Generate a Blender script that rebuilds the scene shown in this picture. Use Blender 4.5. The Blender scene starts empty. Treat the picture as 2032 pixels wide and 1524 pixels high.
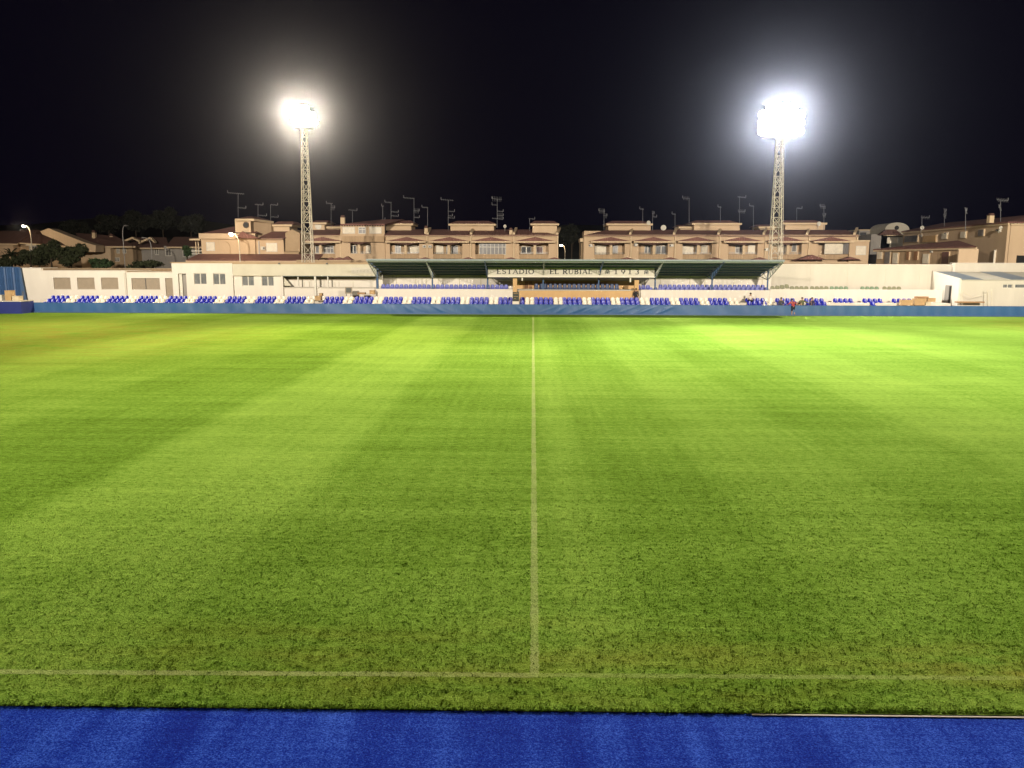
import bpy, bmesh, math, random
from mathutils import Vector, Matrix
random.seed(7)
R = math.radians
scene = bpy.context.scene
col = scene.collection

# ------------------------------------------------------------------ camera
FPX, W0, H0 = 1527.0, 2032.0, 1524.0
CAM = Vector((0, 0, 5.23))
TH, PSI, ROLL = R(9.0), R(1.54), R(0.14)
RM = (Matrix.Rotation(PSI, 3, 'Z') @ Matrix.Rotation(R(90) - TH, 3, 'X') @ Matrix.Rotation(ROLL, 3, 'Z'))
cd = bpy.data.cameras.new('camera')
cam = bpy.data.objects.new('camera', cd); col.objects.link(cam)
cam.matrix_world = Matrix.Translation(CAM) @ RM.to_4x4()
cd.sensor_width = 36; cd.sensor_fit = 'HORIZONTAL'; cd.lens = 36 * FPX / W0
cd.clip_start = 0.1; cd.clip_end = 2000
scene.camera = cam

# ------------------------------------------------------------------ night sky
world = bpy.data.worlds.new('World'); scene.world = world
world.use_nodes = True
wn = world.node_tree; wn.nodes.clear()
wo = wn.nodes.new('ShaderNodeOutputWorld'); bg = wn.nodes.new('ShaderNodeBackground')
bg.inputs['Color'].default_value = (0.34, 0.24, 0.80, 1); bg.inputs['Strength'].default_value = 0.0055
wn.links.new(bg.outputs[0], wo.inputs['Surface'])

vs = scene.view_settings
vs.view_transform = 'Standard'; vs.look = 'None'; vs.gamma = 1; vs.exposure = 0; vs.use_curve_mapping = False
scene.render.engine = 'CYCLES'
cy = scene.cycles
cy.use_denoising = True; cy.max_bounces = 5; cy.diffuse_bounces = 2; cy.glossy_bounces = 2
cy.volume_bounces = 0; cy.sample_clamp_indirect = 3.0; cy.transparent_max_bounces = 6
cy.caustics_reflective = False; cy.caustics_refractive = False

# power (W), colour of the flood lamps
FAR_L = 1.0e5; FAR_R = 1.38e5; NEAR = 1.15e5
HAZE_D = 0.000045
HAZE_G = 0.968

# ------------------------------------------------------------------ measuring helpers
def ray(px, py):
    return RM @ Vector((px - W0/2, -(py - H0/2), -FPX))
def P(px, py, Y):
    """photo pixel measured on the upright plane at distance Y -> metres"""
    d = ray(px, py); t = Y / d.y
    return CAM + d * t
def G(px, py, z=0.0):
    d = ray(px, py); t = (z - CAM.z) / d.z
    return CAM + d * t
def X(px, Y, py=560): return P(px, py, Y).x
def Z(py, Y, px=1016): return P(px, py, Y).z

# ------------------------------------------------------------------ mesh helpers
def loc_of(o):
    v = Vector((0, 0, 0))
    while o is not None:
        v += o.location; o = o.parent
    return v

class MB:
    def __init__(s): s.v = []; s.f = []
    def add(s, vs, fs):
        n = len(s.v); s.v += [Vector(a) for a in vs]; s.f += [tuple(i + n for i in f) for f in fs]; return s
    def hexa(s, p):   # 4 bottom + 4 top
        return s.add(p, [(3,2,1,0),(4,5,6,7),(0,1,5,4),(1,2,6,5),(2,3,7,6),(3,0,4,7)])
    def box(s, x0, x1, y0, y1, z0, z1):
        if x0 > x1: x0, x1 = x1, x0
        if y0 > y1: y0, y1 = y1, y0
        if z0 > z1: z0, z1 = z1, z0
        return s.hexa([(x0,y0,z0),(x1,y0,z0),(x1,y1,z0),(x0,y1,z0),(x0,y0,z1),(x1,y0,z1),(x1,y1,z1),(x0,y1,z1)])
    def fb(s, px0, px1, pt, pb, Y0, Y1, zb=None):
        """box whose front face measures px0..px1 by pt..pb in the photo at distance Y0"""
        pm = (px0 + px1) / 2
        pv = 560
        a = P(px0, pv, Y0).x; b = P(px1, pv, Y0).x
        return s.box(a, b, Y0, Y1, Z(pb, Y0, pm) if zb is None else zb, Z(pt, Y0, pm))
    def prism(s, pts, y0, y1):   # pts: (x,z) outline
        n = len(pts)
        vs = [(x, y0, z) for x, z in pts] + [(x, y1, z) for x, z in pts]
        fs = [tuple(range(n)), tuple(range(2*n-1, n-1, -1))]
        fs += [(i, i + n, (i+1) % n + n, (i+1) % n) for i in range(n)]
        return s.add(vs, fs)
    def xprism(s, pts, x0, x1):  # pts: (y,z) outline
        n = len(pts)
        vs = [(x0, y, z) for y, z in pts] + [(x1, y, z) for y, z in pts]
        fs = [tuple(range(n)), tuple(range(2*n-1, n-1, -1))]
        fs += [(i, i + n, (i+1) % n + n, (i+1) % n) for i in range(n)]
        return s.add(vs, fs)
    def tube(s, a, b, r, n=6, r2=None):
        a = Vector(a); b = Vector(b); r2 = r if r2 is None else r2
        d = (b - a).normalized()
        u = d.cross(Vector((0, 0, 1)) if abs(d.z) < .9 else Vector((1, 0, 0))).normalized(); w = d.cross(u)
        vs = []
        for c, rr in ((a, r), (b, r2)):
            for i in range(n):
                t = 2*math.pi*i/n; vs.append(c + u*math.cos(t)*rr + w*math.sin(t)*rr)
        fs = [tuple(range(n-1, -1, -1)), tuple(range(n, 2*n))] + [(i, (i+1) % n, (i+1) % n + n, i + n) for i in range(n)]
        return s.add(vs, fs)
    def path(s, pts, r, n=6):
        for a, b in zip(pts, pts[1:]): s.tube(a, b, r, n)
        return s
    def disc(s, c, r, ax, t, n=20):
        c = Vector(c); ax = Vector(ax).normalized()
        return s.tube(c - ax*t/2, c + ax*t/2, r, n)
    def build(s, name, m, parent=None, loc=None, smooth=False):
        if parent is not None: base = loc_of(parent)
        elif loc is not None: base = Vector(loc)
        else:
            xs = [v.x for v in s.v]; ys = [v.y for v in s.v]; base = Vector(((min(xs)+max(xs))/2, (min(ys)+max(ys))/2, min(v.z for v in s.v)))
        me = bpy.data.meshes.new(name)
        me.from_pydata([tuple(v - base) for v in s.v], [], s.f); me.update()
        bm = bmesh.new(); bm.from_mesh(me); bmesh.ops.recalc_face_normals(bm, faces=bm.faces); bm.to_mesh(me); bm.free()
        if smooth:
            for p in me.polygons: p.use_smooth = True
        me.materials.append(m)
        o = bpy.data.objects.new(name, me); col.objects.link(o)
        if parent is not None: o.parent = parent
        else: o.location = base
        return o

def tag(o, label=None, cat=None, group=None, kind=None):
    if label: o['label'] = label
    if cat: o['category'] = cat
    if group: o['group'] = group
    if kind: o['kind'] = kind
    return o
def thing(name, loc, label, cat, group=None):
    o = bpy.data.objects.new(name, None); col.objects.link(o); o.location = loc; o.empty_display_size = .3
    return tag(o, label, cat, group)
ORD = ['first','second','third','fourth','fifth','sixth','seventh','eighth','ninth','tenth','eleventh','twelfth','thirteenth',
       'fourteenth','fifteenth','sixteenth','seventeenth','eighteenth','nineteenth','twentieth']
ORD += ['twenty-' + o for o in ORD[:9]] + ['thirtieth']
def copy_tree(o, parent=None):
    c = o.copy(); col.objects.link(c); c.parent = parent
    for ch in list(o.children): copy_tree(ch, c)
    return c

# ------------------------------------------------------------------ materials
def mat(name, c, rough=.7, var=.12, scale=3.0, bump=0.0, metal=0.0, c2=None, spec=.5, streak=None):
    m = bpy.data.materials.new(name); m.use_nodes = True
    nt = m.node_tree; b = nt.nodes['Principled BSDF']
    b.inputs['Roughness'].default_value = rough; b.inputs['Metallic'].default_value = metal
    b.inputs['Specular IOR Level'].default_value = spec
    tc = nt.nodes.new('ShaderNodeTexCoord'); mp = nt.nodes.new('ShaderNodeMapping')
    nt.links.new(tc.outputs['Object'], mp.inputs[0])
    if streak: mp.inputs['Scale'].default_value = streak
    no = nt.nodes.new('ShaderNodeTexNoise'); no.inputs['Scale'].default_value = scale; no.inputs['Detail'].default_value = 5
    no.inputs['Roughness'].default_value = .62
    nt.links.new(mp.outputs[0], no.inputs['Vector'])
    cr = nt.nodes.new('ShaderNodeValToRGB')
    cr.color_ramp.elements[0].position = .3; cr.color_ramp.elements[1].position = .7
    lo = c2 if c2 else tuple(x*(1-var) for x in c)
    hi = c if c2 else tuple(min(1, x*(1+var)) for x in c)
    cr.color_ramp.elements[0].color = (*lo, 1); cr.color_ramp.elements[1].color = (*hi, 1)
    nt.links.new(no.outputs['Fac'], cr.inputs[0]); nt.links.new(cr.outputs[0], b.inputs['Base Color'])
    if bump:
        bu = nt.nodes.new('ShaderNodeBump'); bu.inputs['Strength'].default_value = bump; bu.inputs['Distance'].default_value = .05
        nt.links.new(no.outputs['Fac'], bu.inputs['Height']); nt.links.new(bu.outputs[0], b.inputs['Normal'])
    return m
def emis(name, c, s):
    m = bpy.data.materials.new(name); m.use_nodes = True
    b = m.node_tree.nodes['Principled BSDF']
    b.inputs['Base Color'].default_value = (.8, .8, .8, 1)
    b.inputs['Emission Color'].default_value = (*c, 1); b.inputs['Emission Strength'].default_value = s
    m.cycles.emission_sampling = 'NONE'
    return m

M = {}
M['white'] = mat('whitewashed render', (.69,.63,.54), .85, c2=(.63,.57,.485), scale=.9, streak=(1,1,.35))
M['fascia'] = mat('painted fascia', (.58,.53,.41), .8, c2=(.50,.45,.34), scale=.7)
M['beigewall'] = mat('aged cream wall', (.57,.52,.43), .85, c2=(.50,.455,.37), scale=.6, streak=(1,1,.25))
M['concrete'] = mat('pale concrete', (.62,.56,.47), .9, c2=(.48,.43,.35), scale=1.4)
M['shutter'] = mat('grey brown shutter', (.30,.235,.165), .6, c2=(.25,.20,.14), scale=3)
M['ochre'] = mat('ochre house render', (.59,.43,.275), .9, c2=(.52,.37,.23), scale=.55, streak=(1,1,.3))
M['ochre2'] = mat('paler ochre render', (.62,.46,.30), .9, c2=(.55,.40,.25), scale=.55, streak=(1,1,.3))
M['trim'] = mat('cream trim', (.66,.50,.32), .8, c2=(.57,.43,.26), scale=1)
M['greywall'] = mat('grey render', (.32,.29,.25), .9, c2=(.25,.225,.2), scale=.6)
M['whitehouse'] = mat('off white house render', (.42,.38,.30), .9, scale=.5)
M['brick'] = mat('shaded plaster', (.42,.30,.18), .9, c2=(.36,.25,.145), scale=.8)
M['stain'] = mat('stained plaster', (.50,.345,.20), .9, c2=(.36,.245,.145), scale=1.1, streak=(3,3,.3))
M['shutw'] = mat('cream roller shutter', (.72,.64,.50), .6, scale=2)
M['frame'] = mat('white window frame', (.6,.56,.47), .5, scale=4)
M['glass'] = mat('dark window glass', (.07,.07,.075), .15, scale=2)
M['glassb'] = mat('window glass with pale blind behind', (.20,.20,.19), .25, c2=(.10,.105,.11), scale=1.6, streak=(2,1,.8))
M['glassc'] = mat('curtained window glass', (.22,.20,.18), .3, c2=(.09,.085,.09), scale=2.5, streak=(3,1,.4))
M['redglass'] = mat('red curtain behind glass', (.10,.04,.04), .3, scale=2)
M['rail'] = mat('dark rail metal', (.10,.09,.08), .5, scale=4)
M['greymetal'] = mat('weathered galvanised metal', (.30,.28,.26), .45, metal=.4, scale=6)
M['aerial'] = mat('dull aerial metal', (.17,.17,.18), .6, scale=6)
M['mast'] = mat('cream painted steel', (.62,.55,.42), .5, scale=6)
M['lampbody'] = mat('lamp housing', (.25,.25,.25), .5, metal=.5, scale=6)
M['blueseat'] = mat('blue glossy plastic', (.010,.015,.34), .33, var=.15, scale=1.3)
M['whiteseat'] = mat('cream white glossy plastic', (.70,.63,.50), .35, var=.08, scale=1.3)
M['paleblue'] = mat('faded blue plastic', (.10,.11,.38), .45, c2=(.07,.08,.30), scale=2)
M['cover'] = mat('dark blue cover sheet', (.012,.022,.15), .6, scale=2)
M['navypad'] = mat('navy padded vinyl', (.025,.045,.115), .5, scale=3)
M['greenseat'] = mat('dusty green plastic', (.13,.22,.13), .6, c2=(.18,.21,.13), scale=3)
M['khakiseat'] = mat('dust covered green plastic', (.25,.24,.15), .8, c2=(.19,.19,.115), scale=3)
M['roofgreen'] = mat('grey green corrugated sheet', (.20,.235,.24), .5, c2=(.15,.18,.185), scale=1.2, streak=(3,.3,1))
M['steelblue'] = mat('blue painted steel', (.05,.10,.20), .5, scale=4)
M['paletruss'] = mat('pale painted truss', (.42,.44,.38), .5, scale=4)
M['tan'] = mat('tan painted wall', (.58,.37,.17), .85, c2=(.50,.31,.14), scale=.8)
M['tandark'] = mat('wooden door', (.26,.13,.06), .6, scale=4)
M['black'] = mat('black lettering', (.012,.012,.012), .5, scale=4)
M['board'] = mat('dark board', (.02,.022,.018), .35, scale=8, c2=(.05,.05,.035))
M['cardboard'] = mat('cardboard', (.42,.27,.13), .9, scale=3)
M['cardpale'] = mat('pale carton', (.55,.45,.30), .9, scale=3)
M['wood'] = mat('timber', (.30,.17,.08), .8, scale=5, streak=(.3,2,2))
M['skylight'] = mat('grey translucent roof sheet', (.15,.18,.21), .45, c2=(.12,.145,.17), scale=1.4)
M['skin'] = mat('skin', (.42,.24,.16), .6, scale=9)
M['hair'] = mat('dark hair', (.02,.014,.01), .7, scale=20)
M['foliage'] = mat('dark foliage', (.050,.060,.018), .8, c2=(.022,.028,.010), scale=1.2)
M['hillleaf'] = mat('dim hill foliage', (.018,.020,.012), .9, scale=1.2)
M['foliage2'] = mat('bush foliage', (.045,.085,.025), .8, c2=(.02,.04,.012), scale=1.2)
M['bark'] = mat('bark', (.07,.05,.03), .9, scale=3)
M['dirt'] = mat('dry ground', (.16,.13,.09), .95, c2=(.11,.09,.06), scale=.3)
M['hill'] = mat('dark hill scrub', (.030,.030,.020), .95, c2=(.015,.016,.012), scale=.12)
M['lens'] = emis('lit flood lamp glass', (1, .97, .92), 60)
M['lens_w'] = emis('lit warm flood lamp glass', (1, .90, .72), 45)
M['street'] = emis('lit street lamp glass', (1, .85, .62), 40)
def cloth(c, n): return mat(n, c, .85, scale=12)

def tiles(name, c, c2):
    m = mat(name, c, .85, c2=c2, scale=1.1)
    nt = m.node_tree; b = nt.nodes['Principled BSDF']
    tc = nt.nodes.new('ShaderNodeTexCoord'); wv = nt.nodes.new('ShaderNodeTexWave')
    wv.wave_type = 'BANDS'; wv.bands_direction = 'X'; wv.inputs['Scale'].default_value = 1.2; wv.inputs['Distortion'].default_value = .3
    nt.links.new(tc.outputs['Object'], wv.inputs['Vector'])
    bu = nt.nodes.new('ShaderNodeBump'); bu.inputs['Strength'].default_value = .7; bu.inputs['Distance'].default_value = .12
    nt.links.new(wv.outputs['Fac'], bu.inputs['Height']); nt.links.new(bu.outputs[0], b.inputs['Normal'])
    return m
M['tile'] = tiles('red brown roof tile', (.25,.115,.09), (.18,.085,.07))
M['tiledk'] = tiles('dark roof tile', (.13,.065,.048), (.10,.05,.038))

def corrug(name, c, scale, axis='X'):
    m = mat(name, c, .5, var=.15, scale=1.5)
    nt = m.node_tree; b = nt.nodes['Principled BSDF']
    tc = nt.nodes.new('ShaderNodeTexCoord'); wv = nt.nodes.new('ShaderNodeTexWave')
    wv.bands_direction = axis; wv.inputs['Scale'].default_value = scale
    nt.links.new(tc.outputs['Object'], wv.inputs['Vector'])
    bu = nt.nodes.new('ShaderNodeBump'); bu.inputs['Strength'].default_value = 1; bu.inputs['Distance'].default_value = .1
    nt.links.new(wv.outputs['Fac'], bu.inputs['Height']); nt.links.new(bu.outputs[0], b.inputs['Normal'])
    return m
M['bluesheet'] = corrug('blue corrugated sheet', (.035,.085,.20), .35)

# blue tarpaulin of the pitch barrier
M['tarp'] = mat('blue vinyl tarpaulin', (.030,.098,.235), .5, c2=(.025,.082,.20), scale=.5)

# grass of the pitch
def grass_mat(paint=0.0):
    m = bpy.data.materials.new('worn line paint on grass' if paint else 'mown pitch grass'); m.use_nodes = True
    nt = m.node_tree; N = nt.nodes; L = nt.links
    b = N['Principled BSDF']; b.inputs['Roughness'].default_value = 1; b.inputs['Specular IOR Level'].default_value = 0
    geo = N.new('ShaderNodeNewGeometry'); sp = N.new('ShaderNodeSeparateXYZ'); L.new(geo.outputs['Position'], sp.inputs[0])
    def noise(scale, det=4, sc=(1,1,1), rough=.6, off=(0,0,0)):
        mp = N.new('ShaderNodeMapping'); mp.inputs['Scale'].default_value = sc; mp.inputs['Location'].default_value = off
        L.new(geo.outputs['Position'], mp.inputs[0])
        n = N.new('ShaderNodeTexNoise'); n.inputs['Scale'].default_value = scale; n.inputs['Detail'].default_value = det
        n.inputs['Roughness'].default_value = rough
        L.new(mp.outputs[0], n.inputs['Vector']); return n.outputs['Fac']
    def mth(op, a, b_=None, c=None):
        n = N.new('ShaderNodeMath'); n.operation = op
        for i, v in enumerate((a, b_, c)):
            if v is None: continue
            if isinstance(v, (int, float)): n.inputs[i].default_value = v
            else: L.new(v, n.inputs[i])
        return n.outputs[0]
    def ramp(fac, els, interp='LINEAR'):
        r = N.new('ShaderNodeValToRGB'); r.color_ramp.interpolation = interp
        e = r.color_ramp.elements
        e[0].position, e[0].color = els[0][0], (els[0][1],)*3 + (1,)
        e[1].position, e[1].color = els[1][0], (els[1][1],)*3 + (1,)
        for p, v in els[2:]:
            k = e.new(p); k.color = (v, v, v, 1)
        L.new(fac, r.inputs[0]); return r.outputs[0]
    # mowing stripes along the pitch depth (edges in metres from the halfway line)
    wob = mth('MULTIPLY', mth('SUBTRACT', noise(.25, 3), .5), 1.1)
    x = mth('ADD', sp.outputs['X'], wob)
    xf = mth('DIVIDE', mth('ADD', x, 50), 100)
    edges = [(-60,.45),(-40,.7),(-34,.35),(-28,.7),(-23,.4),(-17,.12),(-10.6,.78),(-5.2,.28),(-.1,.35),(.12,.72),(1.25,.30),(4.6,.66),(8.2,.36),(12.4,.70),(17,.45),(23,.75),(29,.4),(35,.7),(41,.4)]
    els = []
    prev = None
    for e_, v in edges:
        p = (e_ + 50) / 100
        if prev is not None: els.append((max(0, p - .004), prev))
        els.append((min(1, max(0, p + .004)), v)); prev = v
    els = [(p, v) for p, v in els if 0 <= p <= 1]
    # two colour ramps (32 stops each at most)
    sx = ramp(xf, els[:31])
    yf = mth('DIVIDE', mth('ADD', sp.outputs['Y'], mth('MULTIPLY', mth('SUBTRACT', noise(.3, 3, off=(7, 3, 0)), .5), 1.2)), 100)
    ys = [(0,.5),(.12,.42),(.19,.62),(.245,.40),(.30,.62),(.36,.42),(.43,.60),(.50,.40),(.58,.62),(.66,.38),(.73,.55)]
    e2 = []; prev = None
    for p, v in ys:
        if prev is not None: e2.append((p - .003, prev))
        e2.append((p + .003, v)); prev = v
    sy = ramp(yf, e2)
    big = noise(.07, 4, off=(3, 9, 0)); mid = noise(.5, 5, sc=(.35, 1.2, 1)); fine = noise(9, 6, sc=(.55, 1, 1), rough=.7); vf = noise(46, 4, sc=(.6, 1, 1), rough=.85)
    streak = noise(1.6, 5, sc=(.05, 1.6, 1), off=(11, 2, 0)); vstreak = noise(2.2, 4, sc=(1.4, .035, 1), off=(1, 4, 0))
    def lin(a, k): return mth('MULTIPLY', mth('SUBTRACT', a, .5), k)
    t = mth('ADD', lin(sx, .29), lin(sy, .08))
    for a, k in ((big, .5), (mid, .35), (streak, .38), (vstreak, .22), (fine, 1.1), (vf, 2.2)):
        t = mth('ADD', t, lin(a, k))
    t = mth('ADD', t, .5)
    cr = N.new('ShaderNodeValToRGB'); e = cr.color_ramp.elements
    e[0].position = .0; e[0].color = (.042, .080, .006, 1)
    e[1].position = 1.; e[1].color = (.36, .50, .085, 1)
    k = e.new(.42); k.color = (.152, .278, .028, 1)
    k = e.new(.62); k.color = (.232, .380, .058, 1)
    L.new(t, cr.inputs[0])
    # dry patches: far left, along the near touch line
    def blob(cx, cy, rx, ry):
        a = mth('DIVIDE', mth('SUBTRACT', sp.outputs['X'], cx), rx); c = mth('DIVIDE', mth('SUBTRACT', sp.outputs['Y'], cy), ry)
        d = mth('ADD', mth('MULTIPLY', a, a), mth('MULTIPLY', c, c))
        return mth('MAXIMUM', mth('SUBTRACT', 1, d), 0)
    dry = mth('ADD', mth('ADD', blob(-42, 52, 26, 24), mth('MULTIPLY', blob(7.0, 9.6, 2.6, .75), 1.2)), mth('MULTIPLY', blob(0, 9.4, 9, 1.6), .42))
    dry = mth('ADD', dry, mth('MULTIPLY', blob(48, 66, 14, 12), .8))
    dn = noise(.9, 6, sc=(.5, 1.6, 1), off=(5, 5, 0))
    dry = mth('MULTIPLY', dry, mth('MULTIPLY', mth('MAXIMUM', mth('SUBTRACT', dn, .36), 0), 2.6))
    dry = mth('MINIMUM', dry, .8)
    mx = N.new('ShaderNodeMixRGB'); L.new(dry, mx.inputs[0]); L.new(cr.outputs[0], mx.inputs[1]); mx.inputs[2].default_value = (.30, .235, .045, 1)
    out = mx.outputs[0]
    if paint:
        pn = mth('MULTIPLY', mth('MAXIMUM', mth('SUBTRACT', mth('ADD', mth('MULTIPLY', noise(.9, 4, off=(2, 8, 1)), .5), vf), .42), 0), paint*2.6)
        pm = N.new('ShaderNodeMixRGB'); L.new(mth('MINIMUM', pn, .85), pm.inputs[0]); L.new(out, pm.inputs[1]); pm.inputs[2].default_value = (.45, .47, .20, 1)
        out = pm.outputs[0]
    L.new(out, b.inputs['Base Color'])
    bu = N.new('ShaderNodeBump'); bu.inputs['Strength'].default_value = .75; bu.inputs['Distance'].default_value = .035
    L.new(mth('ADD', fine, vf), bu.inputs['Height']); L.new(bu.outputs[0], b.inputs['Normal'])
    return m
M['grass'] = grass_mat()

M['line'] = grass_mat(.5)
M['faintline'] = grass_mat(.28)

def carpet_mat():
    m = bpy.data.materials.new('blue artificial turf'); m.use_nodes = True
    nt = m.node_tree; N = nt.nodes; L = nt.links; b = N['Principled BSDF']; b.inputs['Roughness'].default_value = 1; b.inputs['Specular IOR Level'].default_value = .03
    geo = N.new('ShaderNodeNewGeometry')
    def noise(scale, det, sc, rough=.7):
        mp = N.new('ShaderNodeMapping'); mp.inputs['Scale'].default_value = sc; L.new(geo.outputs['Position'], mp.inputs[0])
        n = N.new('ShaderNodeTexNoise'); n.inputs['Scale'].default_value = scale; n.inputs['Detail'].default_value = det; n.inputs['Roughness'].default_value = rough
        L.new(mp.outputs[0], n.inputs['Vector']); return n.outputs['Fac']
    f = noise(52, 4, (.8, 1, 1), .85); s = noise(2.1, 3, (1.1, .10, 1), .6); r = noise(6, 4, (.12, 2, 1)); big = noise(.45, 2, (1, .6, 1))  # s paints soft lengthwise shadow bands into the turf colour
    def m2(op, a, c):
        n = N.new('ShaderNodeMath'); n.operation = op
        for i, v in enumerate((a, c)):
            if isinstance(v, (int, float)): n.inputs[i].default_value = v
            else: L.new(v, n.inputs[i])
        return n.outputs[0]
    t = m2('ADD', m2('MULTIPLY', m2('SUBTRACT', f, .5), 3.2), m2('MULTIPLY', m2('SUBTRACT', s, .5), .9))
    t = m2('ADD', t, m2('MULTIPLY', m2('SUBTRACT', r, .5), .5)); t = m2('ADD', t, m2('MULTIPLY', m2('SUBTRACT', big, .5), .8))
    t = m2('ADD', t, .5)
    cr = N.new('ShaderNodeValToRGB'); e = cr.color_ramp.elements
    e[0].position = .1; e[0].color = (.001, .010, .22, 1); e[1].position = .95; e[1].color = (.05, .14, .70, 1)
    k = e.new(.5); k.color = (.0015, .028, .36, 1)
    L.new(t, cr.inputs[0]); L.new(cr.outputs[0], b.inputs['Base Color'])
    bu = N.new('ShaderNodeBump'); bu.inputs['Strength'].default_value = .6; bu.inputs['Distance'].default_value = .02
    L.new(f, bu.inputs['Height']); L.new(bu.outputs[0], b.inputs['Normal'])
    return m
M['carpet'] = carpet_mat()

# ------------------------------------------------------------------ ground
def sheet(name, pts, m, z, label):
    o = MB().add([(p[0], p[1], z) for p in pts], [tuple(range(len(pts)))]).build(name, m, loc=(0, 0, 0))
    return tag(o, label, 'ground', kind='structure')
tag(sheet('ground', [(-600,-300),(600,-300),(600,700),(-600,700)], M['dirt'], -0.03, 'dry ground around the stadium'), cat='ground')
FY = 78.0      # distance of the far barrier
ce0, ce1 = G(0, 1399), G(2032, 1420)          # near edge of the grass
sl = (ce1.y - ce0.y) / (ce1.x - ce0.x)
def edge_y(x, d=0): return ce0.y + (x - ce0.x) * sl + d
# pitch, finely rolled turf in one sheet
gx0, gx1 = -70, 70
tag(sheet('pitch_grass', [(gx0, edge_y(gx0)), (gx1, edge_y(gx1)), (gx1, FY + 1), (gx0, FY + 1)], M['grass'], 0.0, 'mown green football pitch with faint mowing stripes'), cat='pitch')
x0, x1 = gx0, gx1
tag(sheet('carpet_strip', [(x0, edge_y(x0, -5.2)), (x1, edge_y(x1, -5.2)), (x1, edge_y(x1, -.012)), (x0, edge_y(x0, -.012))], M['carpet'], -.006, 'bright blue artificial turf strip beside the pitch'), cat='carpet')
k = MB().hexa([(2.6, edge_y(2.6,-.045), -.03), (x1, edge_y(x1,-.065), -.03), (x1, edge_y(x1,-.016), -.03), (2.6, edge_y(2.6,-.02), -.03),
               (2.6, edge_y(2.6,-.045), .001), (x1, edge_y(x1,-.065), .001), (x1, edge_y(x1,-.016), .001), (2.6, edge_y(2.6,-.02), .001)])
tag(k.build('kerb', M['concrete'], loc=(0,0,0)), 'thin concrete edging between blue turf and grass', 'kerb', kind='structure')
# ragged grass fringe over the edging
def blades():
    mb = MB(); rnd = random.Random(3)
    for i in range(9000):
        x = rnd.uniform(-9, 9); d = abs(rnd.gauss(0, .05)) + (-.02 if x < 3 else .03)
        y = edge_y(x, d); h = rnd.uniform(.008, .022); a = rnd.uniform(0, 6.28); w = .006
        dx, dy = math.cos(a)*w, math.sin(a)*w
        lx, ly = rnd.uniform(-.02, .02), rnd.uniform(-.025, .012)
        mb.add([(x-dx, y-dy, 0), (x+dx, y+dy, 0), (x+lx, y+ly, h)], [(0, 1, 2)])
    return mb
tag(blades().build('grass_fringe', M['grass'], loc=(0,0,0)), 'short grass blades at the turf edge', 'grass', kind='stuff')
# halfway line and near touch line
hl0, hl1 = G(1061, 1338), G(1058, 640)
def pitch_line(p, q, w0, w1, m, label, name, z, seed):
    """paint laid on the grass, its edges ragged where the turf has grown through"""
    rnd = random.Random(seed); p = Vector((p[0], p[1], z)); q = Vector((q[0], q[1], z)); L_ = (q-p).length; n = int(min(900, L_/.05))
    d = (q-p).normalized(); s_ = Vector((-d.y, d.x, 0)); vs = []
    for i in range(n+1):
        t = i/n; w = w0+(w1-w0)*t; c = p.lerp(q, t)
        vs += [c + s_*(w/2+rnd.uniform(-.012, .012)), c - s_*(w/2+rnd.uniform(-.012, .012))]
    o = MB().add(vs, [(2*i, 2*i+1, 2*i+3, 2*i+2) for i in range(n)]).build(name, m, loc=(0,0,0))
    tag(o, label, 'pitch line', kind='structure')
pitch_line((hl0.x, hl0.y), (hl1.x, 75), .115, .17, M['line'], 'faint worn white halfway line across the grass', 'halfway_line', .0015, 1)
t0, t1 = G(0, 1333), G(2032, 1346)
s2 = (t1.y - t0.y) / (t1.x - t0.x)
def ty(x): return t0.y + (x - t0.x) * s2
pitch_line((-30, ty(-30)), (hl0.x+.06, ty(.2)), .11, .11, M['line'], 'faint worn near touch line on the grass', 'touch_line', .0012, 2)
pitch_line((hl0.x+.07, ty(.2)), (30, ty(30)), .10, .10, M['faintline'], 'nearly vanished part of the near touch line', 'touch_line', .0012, 3)

def near_blades():
    mb = MB(); rnd = random.Random(9); vs, fs = mb.v, mb.f
    for i in range(38000):
        t = 1 - rnd.random()**.5; d = .03 + 12*t; w_ = 7.5 + d
        x = rnd.uniform(-w_, w_); y = edge_y(x, d)
        if (abs(x - hl0.x) < .07 and y > hl0.y or abs(y - ty(x)) < .06) and rnd.random() < .75: continue
        for j in range(4):
            bx, by = x+rnd.gauss(0, .02), y+rnd.gauss(0, .02); h = rnd.uniform(.007, .022); a = rnd.uniform(0, 6.28); w = .0045
            dx, dy = math.cos(a)*w, math.sin(a)*w; n = len(vs)
            vs.extend((Vector((bx-dx, by-dy, 0)), Vector((bx+dx, by+dy, 0)), Vector((bx+rnd.uniform(-.02, .02), by+rnd.uniform(-.02, .02), h))))
            fs.append((n, n+1, n+2))
    return mb
tag(near_blades().build('grass', M['grass'], loc=(0,0,0)), 'short upright grass blades on the near part of the pitch', 'grass', kind='stuff')

# far hills and scrub behind the houses
def hill(name, pts, Y, label):
    mb = MB(); top = []
    for px, py in pts: top.append(P(px, py, Y))
    n = len(top); vs = []; fs = []
    for t in top:
        vs += [(t.x, Y-60, 0), (t.x, Y-25, t.z*.6), (t.x, Y, t.z), (t.x, Y+40, t.z*.7), (t.x, Y+90, 0)]
    for i in range(n-1):
        for j in range(4): fs.append((5*i+j, 5*i+j+1, 5*i+j+6, 5*i+j+5))
    o = mb.add(vs, fs).build(name, M['hill'], loc=(0,0,0), smooth=True)
    tag(o, label, 'hill', kind='structure')
hill('hill', [(-300,455),(-100,448),(60,446),(130,438),(200,432),(260,428),(320,424),(370,430),(420,440),(520,455),(700,470),(900,466),(1050,455),(1120,446),(1200,447),(1300,462),(1500,480),(1900,480),(2300,470)], 260, 'dark scrubby hill behind the houses')

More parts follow.
